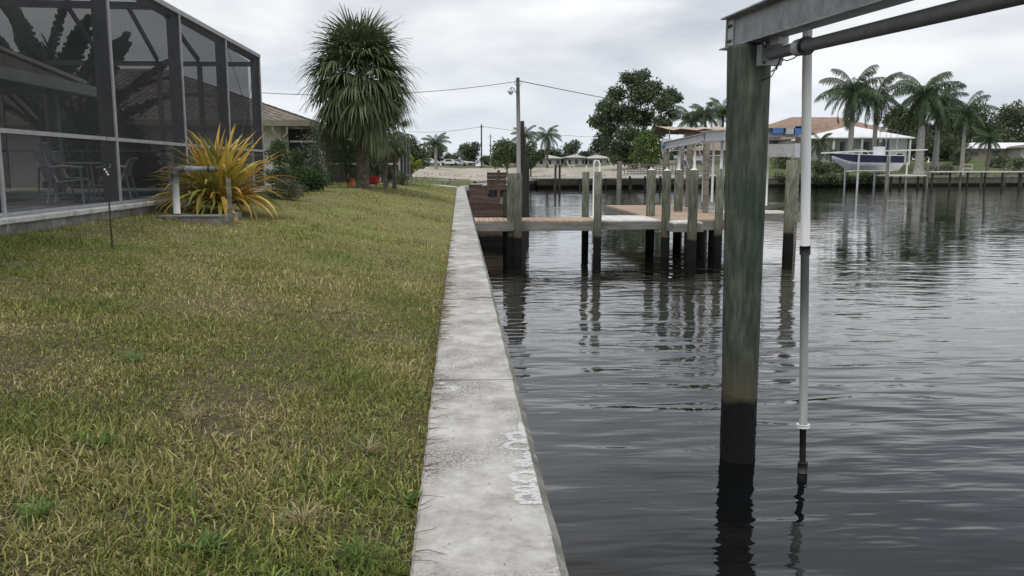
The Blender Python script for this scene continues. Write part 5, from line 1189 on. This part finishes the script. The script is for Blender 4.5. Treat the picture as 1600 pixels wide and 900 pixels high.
# brown timber bulkheads stepping down behind the walkway
def timber(name, label, Y, x0, steps, bh=.20, z0=-1.3):
    root = thing(name, label, 'timber wall', (x0, Y, WATER)); z = z0; i = 0
    while z < steps[-1][0] - .005:
        xe = next((s_[1] for s_ in steps if z < s_[0] - .01), steps[-1][1]); j = random.uniform(-.02, .03)
        MB().box((x0, Y + j * .5, z + .004), (xe + random.uniform(-.06, .06), Y + .12 + j * .5, z + bh - .006)).build('board', 'brown_board', root); z += bh; i += 1
    return root
timber('stepped_bulkhead', 'stepped brown timber bulkhead right behind the dock walkway', 27.2, .42, [(.02, xat(796, 27.2)), (.20, xat(786, 27.2)), (.34, xat(778, 27.2))])
timber('stepped_bulkhead', 'second step of brown timber bulkhead, higher and shorter', 30.5, .42, [(.3, xat(770, 30.5)), (.52, xat(764, 30.5)), (.70, xat(753, 30.5))])
timber('stepped_bulkhead', 'hindmost low brown timber bulkhead near the lawn end', 38, .42, [(.35, xat(760, 38)), (.55, xat(752, 38))])
timber('timber_box', 'square brown timber screen standing beyond the stepped bulkhead', 48, xat(761, 48), [(zat(274, 48), xat(792, 48))], .2, .17)
pile(779, 50, zat(266, 50), .09, .1, 'brown_board', 'short brown post above the square timber screen')
dl = thing('dock_ledge', 'narrow grey ledge between the timber screen and the lamp pole', 'dock', (4, 55, 0))
for zz3, Y in ((281, 60), (288, 56)):
    MB().box((xat(735, Y), Y, zat(zz3 + 1.3, Y)), (xat(800, Y), Y + 1.2, zat(zz3 - .8, Y))).build('deck_board', 'deck_grey', dl)
for px_ in (742, 770, 796):
    q = MB(); q.tube([(xat(px_, 58), 58, -2), (xat(px_, 58), 58, zat(283, 58))], .12, 8); q.build('leg', 'dark_timber', dl)

# ------------------------------------------------------------------ poles and wires
Yl = 44.0
lp = thing('lamp_pole', 'tall grey pole with a hanging yard lamp and two wires', 'lamp post', (xat(810, Yl), Yl, WATER))
q = MB(); q.tube([(xat(811, Yl), Yl, -2.5), (xat(810, Yl), Yl, zat(200, Yl)), (xat(809, Yl), Yl, zat(125.5, Yl))], [.125, .105, .09], 12, jit=.02); q.build('pole', 'wood_pole', lp, smooth=True)
xl, zl = xat(797.5, Yl), zat(146, Yl)
q = MB(); q.tube([(xat(807, Yl), Yl - .05, zat(150, Yl)), (xat(804, Yl), Yl - .1, zat(144, Yl)), (xat(801, Yl), Yl - .2, zat(141, Yl)), (xl, Yl - .25, zat(141, Yl))], .02, 6); q.build('bracket', 'galv', lp)
q = MB(); q.tube([(xl, Yl - .25, zl + .15), (xl, Yl - .25, zl + .06), (xl, Yl - .25, zl - .02), (xl, Yl - .25, zl - .05)], [.05, .08, .19, .20], 14); q.build('lamp_shade', 'galv_pale', lp, smooth=True)
q = MB(); q.tube([(xl, Yl - .25, zl - .05), (xl, Yl - .25, zl - .14), (xl, Yl - .25, zl - .2)], [.12, .11, .05], 12); q.build('lamp_glass', 'pvc_white', lp, smooth=True)
for s_ in (-1, 1):
    q = MB(); q.tube([(xat(809, Yl) + s_ * .08, Yl - .08, zat(130, Yl)), (xat(809, Yl) + s_ * .2, Yl - .1, zat(133, Yl)), (xat(809, Yl) + s_ * .08, Yl - .08, zat(138, Yl))], .012, 5); q.build('wire_loop', 'wire', lp)
def wire(label, pts, r): 
    q = MB(); q.tube(pts, r, 5); o = q.build('power_line', 'wire'); tag(o, label, 'power line'); return o
def sag(a, b_, s_, n=14): a = Vector(a); b_ = Vector(b_); return [a.lerp(b_, i / n) + Vector((0, 0, -s_ * 4 * (i / n) * (1 - i / n))) for i in range(n + 1)]
wire('wire drooping from the lamp pole left to the neighbour roof', sag((xat(808, Yl), Yl, zat(131, Yl)), (-9.6, 41.5, 5.0), .34), .014)
q = MB(); q.tube([(-9.6, 41.5, 4.2), (-9.6, 41.5, 5.25), (-9.5, 41.5, 5.3)], .03, 6); q.build('service_mast', 'galv', nh)
wire('wire running from the lamp pole right behind the tallest tree', sag((xat(810, Yl), Yl, zat(130, Yl)), (xat(1160, 130), 130, zat(182, 130)), .45), .022)
wire('thin distant wire left of the thin street pole', sag((xat(640, 190), 190, zat(207, 190)), (xat(753, 150), 150, zat(199, 150)), .5), .03)
wire('thin distant wire right of the thin street pole', sag((xat(753, 150), 150, zat(199, 150)), (xat(1000, 220), 220, zat(214, 220)), .8), .03)
wire('upper thin wire against the sky at the right edge', sag((xat(1500, 170), 170, zat(176, 170)), (xat(1680, 170), 170, zat(176, 170)), .4), .03)
wire('lower thin wire against the sky at the right edge', sag((xat(1500, 170), 170, zat(181, 170)), (xat(1680, 170), 170, zat(180, 170)), .4), .03)
for (px_, Y, t_, lb) in ((752.5, 150, 196, 'thin dark street pole above the sandy lot'), (766.5, 175, 211, 'shorter pale street pole beside the round green tree')):
    x = xat(px_, Y); root = thing('street_pole', lb, 'pole', (x, Y, Tf(x, Y)))
    q = MB(); q.tube([(x, Y, Tf(x, Y) - .3), (x, Y, zat(t_, Y))], [.15, .11], 8); q.build('pole', 'dark_timber' if px_ < 760 else 'wood_pole', root)
    MB().box((x - .5, Y - .05, zat(t_ + 4, Y) - .04), (x + .5, Y - .0, zat(t_ + 4, Y) + .04)).build('crossarm', 'dark_timber', root)

# ------------------------------------------------------------------ far houses
def simple_house(px0, px1, Y, eave, ridge, base, label, wallm, roofm, depth=10, nwin=4, name='house', ov=.5):
    x0, x1 = xat(px0, Y), xat(px1, Y); zb3 = zat(base, Y) - 1.5; ze_ = zat(eave, Y); zr_ = zat(ridge, Y)
    root = thing(name, label, 'house', ((x0 + x1) / 2, Y, zb3)); MB().box((x0 + ov, Y + ov, zb3), (x1 - ov, Y + depth - ov, ze_)).build('wall', wallm, root)
    i_ = min(depth / 2, (x1 - x0) / 2) * .98; q = MB()
    q.add([(x0, Y, ze_ + .002), (x1, Y, ze_ + .002), (x1, Y + depth, ze_ + .002), (x0, Y + depth, ze_ + .002), (x0, Y, ze_ + .17), (x1, Y, ze_ + .17), (x1, Y + depth, ze_ + .17), (x0, Y + depth, ze_ + .17), (x0 + i_, Y + depth / 2, zr_), (x1 - i_, Y + depth / 2, zr_)],
          [(3, 2, 1, 0), (0, 1, 5, 4), (1, 2, 6, 5), (2, 3, 7, 6), (3, 0, 4, 7), (4, 5, 9, 8), (5, 6, 9), (6, 7, 8, 9), (7, 4, 8)]); q.build('roof', roofm, root)
    for i in range(nwin):
        cx_ = x0 + (x1 - x0) * (i + .6) / (nwin + .2); w_ = (x1 - x0) / nwin * .18; hz_ = ze_ - (zat(base, Y))
        MB().box((cx_ - w_, Y + ov - .06, ze_ - hz_ * .75), (cx_ + w_, Y + ov - .01, ze_ - hz_ * .2)).build('window', 'dark_glass', root)
    return root, x0, x1, ze_, zb3
simple_house(1185, 1425, 165, 212, 178, 246, 'large two storey house with orange tiled roof behind the royal palms', 'stucco_grey', 'orange_tile', 22, 6)
simple_house(1230, 1330, 160, 218, 190, 246, 'front wing of the orange roofed house', 'stucco_grey', 'orange_tile', 8, 3)
Yg = 130; root, x0, x1, ze_, zb3 = simple_house(1288, 1427, Yg, 216, 193.5, 250, 'small pavilion house with bright white metal hip roof', 'stucco_grey', 'white_metal', 14, 0, ov=1.0)
for px_ in (1302, 1346, 1375, 1421):
    MB().box((xat(px_, Yg) - .13, Yg + .15, zb3), (xat(px_, Yg) + .13, Yg + .4, ze_)).build('column', 'pvc_white', root)
for (a_, b2_) in ((1315, 1322), (1328, 1336), (1352, 1361), (1364, 1373), (1379, 1391)):
    MB().box((xat(a_, Yg), Yg + .93, zb3 + 1.6), (xat(b2_, Yg), Yg + .99, ze_ - .5)).build('door', 'dark_glass', root)
MB().box((xat(1394, Yg), Yg + .9, zb3), (xat(1420, Yg), Yg + .97, ze_ - .01)).build('gable_wall', 'stucco_white', root)
simple_house(1503, 1680, 150, 232, 221, 246, 'long low house with pale metal roof at the right edge', 'stucco_tan', 'white_metal', 9, 5)
simple_house(1592, 1690, 146, 231, 224, 248, 'dark roofed annexe cut by the right edge', 'stucco_grey', 'shingle', 7, 1)
for (a_, b2_, e_, r__, lb) in ((838, 880, 248, 242, 'small grey low house left of the far group'), (884, 918, 247, 241, 'low white house in the middle of the far group'), (915, 960, 248, 242, 'low pale house partly behind the tallest tree'), (645, 690, 255, 250, 'tiny low house behind the lone palm'), (690, 745, 255, 250.5, 'long tiny house left of the street poles')):
    simple_house(a_, b2_, 200, e_, r__, 259, lb, 'stucco_grey', 'grey_roof', 8, 3)
simple_house(1085, 1200, 150, 236, 222, 250, 'tan house mostly hidden behind the big near piling', 'stucco_tan', 'orange_tile', 9, 3)
# parked cars on the road beyond the lot
def car(px, Y, label, m):
    x = xat(px, Y); z = Tf(x, Y); root = thing('parked_car', label, 'car', (x, Y, z)); q = MB()
    prof = [(-2.1, .35), (-2.15, .75), (-1.5, .9), (-.9, 1.4), (.6, 1.42), (1.3, .95), (2.1, .85), (2.15, .4)]
    vs = [(x + a, Y - .85, z + b) for a, b in prof] + [(x + a, Y + .85, z + b) for a, b in prof]; k_ = len(prof)
    q.add(vs, [tuple(range(k_)), tuple(range(2 * k_ - 1, k_ - 1, -1))] + [(i, i + k_, (i + 1) % k_ + k_, (i + 1) % k_) for i in range(k_)]); q.build('body', m, root)
    for a in (-1.35, 1.35): w_ = MB(); w_.tube([(x + a, Y - .9, z + .33), (x + a, Y - .7, z + .33)], .33, 12); w_.build('wheel', 'black_rubber', root)
    MB().box((x - .75, Y - .87, z + .95), (x + .5, Y - .853, z + 1.3)).build('window', 'dark_glass', root)
car(670, 178, 'white car parked left of the lone palm beyond the lot', 'boat_white'); car(702, 180, 'pale car parked right of the lone palm beyond the lot', 'boat_white'); car(716, 181, 'grey car parked beyond the lot near the thin pole', 'galv_pale')

# ------------------------------------------------------------------ far docks, railing, boat
def far_pile(px, Y, t_, w, lb, m='grey_timber', white=False):
    x = xat(px, Y); root = thing('piling', lb, 'dock piling', (x, Y, WATER)); r0 = w * Y / 1305 / 2
    q = MB(); q.tube([(x, Y, -2.5), (x, Y, zat(t_, Y))], [r0, r0], 10); q.build('post', m, root)
    if white: q = MB(); q.tube([(x, Y, zat(t_, Y) + .005), (x, Y, zat(t_ - 5, Y))], [r0 * .9, .05], 8); q.build('cone_cap', 'pvc_white', root)
for a in ((868, 97, 257, 3.6, 'left one of the far twin pilings before the sandy lot', 'dark_timber'), (874.5, 97, 257, 3.6, 'right one of the far twin pilings before the sandy lot', 'dark_timber'), (968, 96, 252, 8, 'thick far piling with a lamp below the tallest tree', 'grey_timber'),
          (1387, 97, 244, 5, 'grey piling at the stern of the blue boat'), (1450, 99, 254, 3.8, 'piling with white cap at the right end of the small white dock', 'grey_timber', True), (1502, 104, 252, 3.8, 'slim piling before the last royal palm'),
          (1535, 105, 266, 3.4, 'short piling along the long far dock, left'), (1572, 106, 262, 3.4, 'short piling along the long far dock, middle'), (1598, 106, 262, 3.4, 'short piling along the long far dock at the picture edge'), (1417, 101, 254, 2.6, 'thin white post on the small white dock', 'pvc_white')):
    far_pile(*a)
fd = thing('dock', 'small white topped far dock behind the stern of the blue boat', 'dock', (xat(1420, 98), 98, .3))
MB().box((xat(1390, 98), 98, zat(275.5, 98)), (xat(1449, 98), 101, zat(273.3, 98))).build('deck', 'deck_white', fd)
for px_ in (1394, 1408, 1436, 1446): q = MB(); q.tube([(xat(px_, 99), 99, -2.4), (xat(px_, 99), 99, zat(275.5, 98) - .005)], .13, 8); q.build('leg', 'dark_timber', fd)
fd = thing('dock', 'long grey dock along the far right bank', 'dock', (xat(1530, 103), 103, .3))
for i in range(26):
    xa = xat(1452, 103) + i * 1.0; MB().box((xa + .01, 102.5 + i * .11, zat(269.5, 103)), (xa + .99, 104.3 + i * .11, zat(267.5, 103))).build('deck_panel', 'deck_grey', fd)
for i in range(10):
    xa = xat(1458, 103) + i * 2.5; q = MB(); q.tube([(xa, 103 + i * .28, -2.4), (xa, 103 + i * .28, zat(269.6, 103))], .12, 8); q.build('leg', 'dark_timber', fd)
q = MB()
for a, b_ in (((1505, 263), (1519, 263)), ((1505, 263), (1505, 268)), ((1519, 263), (1519, 268)), ((1505, 257), (1519, 257)), ((1519, 257), (1519, 263))):
    q.tube([(xat(a[0], 104), 104, zat(a[1], 104)), (xat(b_[0], 104), 104, zat(b_[1], 104))], .04, 5)
q.build('ladder_frame', 'galv_pale', fd)
# dark water side ledge below the sandy lot
fd = thing('dock', 'low pale walkway on thin legs along the far bank below the sandy lot', 'dock', (20, 99, 0))
for i in range(12):
    xa = xat(822, 98.5) + i * 1.6; MB().box((xa + .01, 98.6 + i * .25, .08), (xa + 1.59, 99.5 + i * .25, .20)).build('deck_panel', 'deck_grey', fd)
    if i % 2 == 0: q = MB(); q.tube([(xa + .2, 98.8 + i * .25, -2.4), (xa + .2, 98.8 + i * .25, .075)], .1, 8); q.build('leg', 'dark_timber', fd)
# far railing gangway
rl = thing('railing', 'long grey railed gangway between the tallest tree and the neighbour lift', 'railing', (xat(1050, 97), 97, .2))
for (ya_, yb3, a_, b2_, Y) in ((257, 268, 981, 1120, 99), (265, 272, 976, 1140, 96)):
    x0_, x1_ = xat(a_, Y), xat(b2_, Y)
    MB().box((x0_, Y - .04, zat(ya_, Y) - .06), (x1_, Y + .04, zat(ya_, Y) + .06)).build('top_rail', 'grey_timber', rl)
    MB().box((x0_, Y - .03, zat(yb3, Y) - .05), (x1_, Y + .03, zat(yb3, Y) + .05)).build('bottom_rail', 'fascia', rl)
    n_ = int((x1_ - x0_) / .36)
    for i in range(n_):
        xx = x0_ + (x1_ - x0_) * i / (n_ - 1); MB().box((xx - .05, Y - .025, zat(yb3, Y) + .052), (xx + .05, Y + .025, zat(ya_, Y) - .062)).build('baluster', 'grey_timber', rl)
MB().box((xat(976, 95.5), 95, zat(275, 95.5)), (xat(1140, 95.5), 96.5, zat(273, 95.5))).build('deck', 'deck_grey', rl)
for px_ in range(985, 1140, 24): q = MB(); q.tube([(xat(px_, 95.5), 95.7, -2.4), (xat(px_, 95.5), 95.7, zat(275.1, 95.5))], .12, 8); q.build('leg', 'dark_timber', rl)

# white centre console boats stored behind the lift (small clutter) -> one sailing dinghy hull on trailer
def boat(px0, px1, Y, gun, keel, label, blue=True, name='motor_boat', top=True, bow_left=True):
    x0_, x1_ = xat(px0, Y), xat(px1, Y); Ln = x1_ - x0_; zg, zk = zat(gun, Y), zat(keel, Y); H = zg - zk; root = thing(name, label, 'boat', ((x0_ + x1_) / 2, Y, zk)); n = 16
    def ring_(u):  # u 0 bow .. 1 stern
        bm = 1.25 * min(1, (u * 2.6 + .02) ** .6); sheer = zg + .28 * (1 - u) ** 2 * H * .6; kz = zk + H * .85 * max(0, 1 - u * 3.2) ** 1.6; x = x0_ + Ln * u
        rk = -Ln * .0 ; cz = kz + (sheer - kz) * .38; band = kz + (sheer - kz) * .54
        return [(x, 0, kz), (x, bm * .82, cz), (x, bm * .95, band), (x, bm, sheer)]
    rs = [ring_(i / n) for i in range(n + 1)]
    def strip(j0, j1, m_, nm, off=0):
        q = MB()
        for s_ in (-1, 1):
            k0 = len(q.v); vs = []
            for r in rs:
                for j in range(j0, j1 + 1): vs.append((r[j][0], Y + s_ * (r[j][1] + off), r[j][2]))
            w_ = j1 - j0 + 1; q.add(vs, [(i * w_ + j, (i + 1) * w_ + j, (i + 1) * w_ + j + 1, i * w_ + j + 1) for i in range(n) for j in range(w_ - 1)])
        return q
    strip(0, 2, 'w', 'hull').build('hull', 'boat_white', root); strip(2, 3, 'b', 'topside').build('topside', 'boat_blue' if blue else 'boat_white', root)
    q = MB(); e = rs[-1]; q.add([(e[0][0], Y, e[0][2]), (e[1][0], Y + e[1][1], e[1][2]), (e[2][0], Y + e[2][1], e[2][2]), (e[3][0], Y + e[3][1], e[3][2]), (e[3][0], Y - e[3][1], e[3][2]), (e[2][0], Y - e[2][1], e[2][2]), (e[1][0], Y - e[1][1], e[1][2])], [(0, 1, 2, 3, 4, 5, 6)]); q.build('transom', 'boat_blue' if blue else 'boat_white', root)
    q = MB(); vs = []
    for r in rs: vs += [(r[3][0], Y - r[3][1], r[3][2]), (r[3][0], Y + r[3][1], r[3][2])]
    q.add(vs, [(2 * i, 2 * i + 1, 2 * i + 3, 2 * i + 2) for i in range(n)]); q.build('deck', 'boat_white', root)
    q = MB(); q.tube([(r[3][0], Y - r[3][1] - .01, r[3][2] + .03) for r in rs], .045, 6); q.build('rub_rail', 'boat_white', root)
    return root, x0_, x1_, zg, zk
root, x0_, x1_, zg, zk = boat(1299, 1404, 101, 243.5, 267, 'blue and white motor boat hoisted on a lift across the canal')
Yb = 101
MB().box((xat(1366, Yb), Yb - .5, zg - .05), (xat(1378, Yb), Yb + .5, zat(229, Yb))).build('console', 'boat_white', root)
MB().box((xat(1372, Yb), Yb - .4, zat(229, Yb) + .005), (xat(1377, Yb), Yb + .4, zat(222, Yb))).build('windshield', 'dark_glass', root)
q = MB(); vs = []
for i in range(9):
    a = math.pi * i / 8; vs += [(xat(1386, Yb) - math.cos(a) * .85, Yb - .9, zat(206, Yb) + math.sin(a) * .35), (xat(1386, Yb) - math.cos(a) * .85, Yb + .9, zat(206, Yb) + math.sin(a) * .35)]
q.add(vs, [(2 * i, 2 * i + 1, 2 * i + 3, 2 * i + 2) for i in range(8)]); q.build('canvas_top', 'fascia', root)
for px_ in (1377, 1394):
    for s_ in (-.8, .8): q = MB(); q.tube([(xat(px_, Yb), Yb + s_, zg), (xat(px_, Yb), Yb + s_, zat(207, Yb))], .035, 6); q.build('top_pole', 'galv_pale', root)
q = MB(); q.tube([(xat(1325, Yb), Yb - 1, zg + .1), (xat(1328, Yb), Yb - 1, zg + .75), (xat(1345, Yb), Yb - 1, zg + .7), (xat(1352, Yb), Yb - 1, zg + .1)], .035, 6); q.build('bow_rail', 'pvc_white', root)
MB().box((xat(1401, Yb), Yb - .3, zg - 1.1), (xat(1407, Yb), Yb + .3, zg + .3)).build('outboard_motor', 'black_rubber', root)
bl2 = thing('boat_lift', 'lift frame with long white bunks under the blue boat', 'boat lift', (xat(1350, Yb), Yb, WATER))
for (a_, b2_, py0, py1, Y) in ((1282, 1342, 239, 236, 99.2), (1342, 1447, 236.5, 233.5, 103.0)):
    MB().bar((xat(a_, Y), Y, zat(py0, Y)), (xat(b2_, Y), Y, zat(py1, Y)), .14, .16).build('cradle_beam', 'pvc_white', bl2)
for px_, t_ in ((1331, 236), (1378, 236)):
    for dy_ in (-1.7, 1.7):
        q = MB(); q.tube([(xat(px_, 101), 101 + dy_, -2.4), (xat(px_, 101), 101 + dy_, zat(t_, 101))], .12 if px_ < 1350 else .13, 8); q.build('post', 'galv_pale', bl2)
MB().bar((xat(1322, 101), 99.2, zat(266.5, 101)), (xat(1384, 101), 99.2, zat(266.5, 101)), .12, .1).build('cradle_beam', 'deck_grey', bl2)
q = MB(); q.tube([(xat(1320, 99.5), 99.5, zat(279, 99.5)), (xat(1320, 99.5), 99.5, zat(268, 99.5)), (xat(1331, 99.5), 99.3, zat(268, 99.5))], .05, 6); q.build('pipe', 'galv_pale', bl2)
# a white skiff on the bank behind the neighbour's lift, seen between its posts
boat(1052, 1100, 92, 246, 256, 'white skiff moored behind the neighbour boat lift', False, 'skiff')
# white plastic loungers far off
for px_, lb in ((862, 'white garden chair on the far grass, left'), (893, 'white garden chair on the far grass, middle'), (958, 'white garden chair on the far grass, right')):
    Y = 150; x = xat(px_, Y); z = Tf(x, Y); g_ = thing('garden_chair', lb, 'chair', (x, Y, z))
    MB().box((x - .5, Y - .3, z + .4), (x + .5, Y + .3, z + .5)).build('seat', 'pvc_white', g_); MB().bar((x - .5, Y, z + .45), (x - .9, Y, z + 1.3), .6, .08).build('backrest', 'pvc_white', g_)
    for a_ in (-.4, .4): MB().box((x + a_ - .05, Y - .28, z), (x + a_ + .05, Y + .28, z + .395)).build('leg', 'pvc_white', g_)

# weedy tufts along the sandy edge
mb = MB(); r_ = random.Random(12)
for i in range(420):
    px_ = r_.uniform(640, 1010); Y = r_.choice([r_.uniform(62, 84), r_.uniform(100, 112), r_.uniform(150, 178)]); x = xat(px_, Y)
    if Y < float(ybank(x)) + .5: continue
    z = Tf(x, Y); hgt = r_.uniform(.08, .28)
    for k_ in range(4):
        a = r_.uniform(0, 6.28); d = Vector((math.cos(a), math.sin(a), 0)) * hgt * .5; w_ = Vector((-d.y, d.x, 0)) * .3
        c0 = Vector((x, Y, z)); mb.add([c0 - w_, c0 + w_, c0 + d + Vector((0, 0, hgt))], [(0, 1, 2)])
o = mb.build('weeds', 'leaf_grey'); struct(o, 'stuff'); o['label'] = 'dry weeds scattered along the edges of the sandy lot'
print('objects', len(bpy.data.objects))
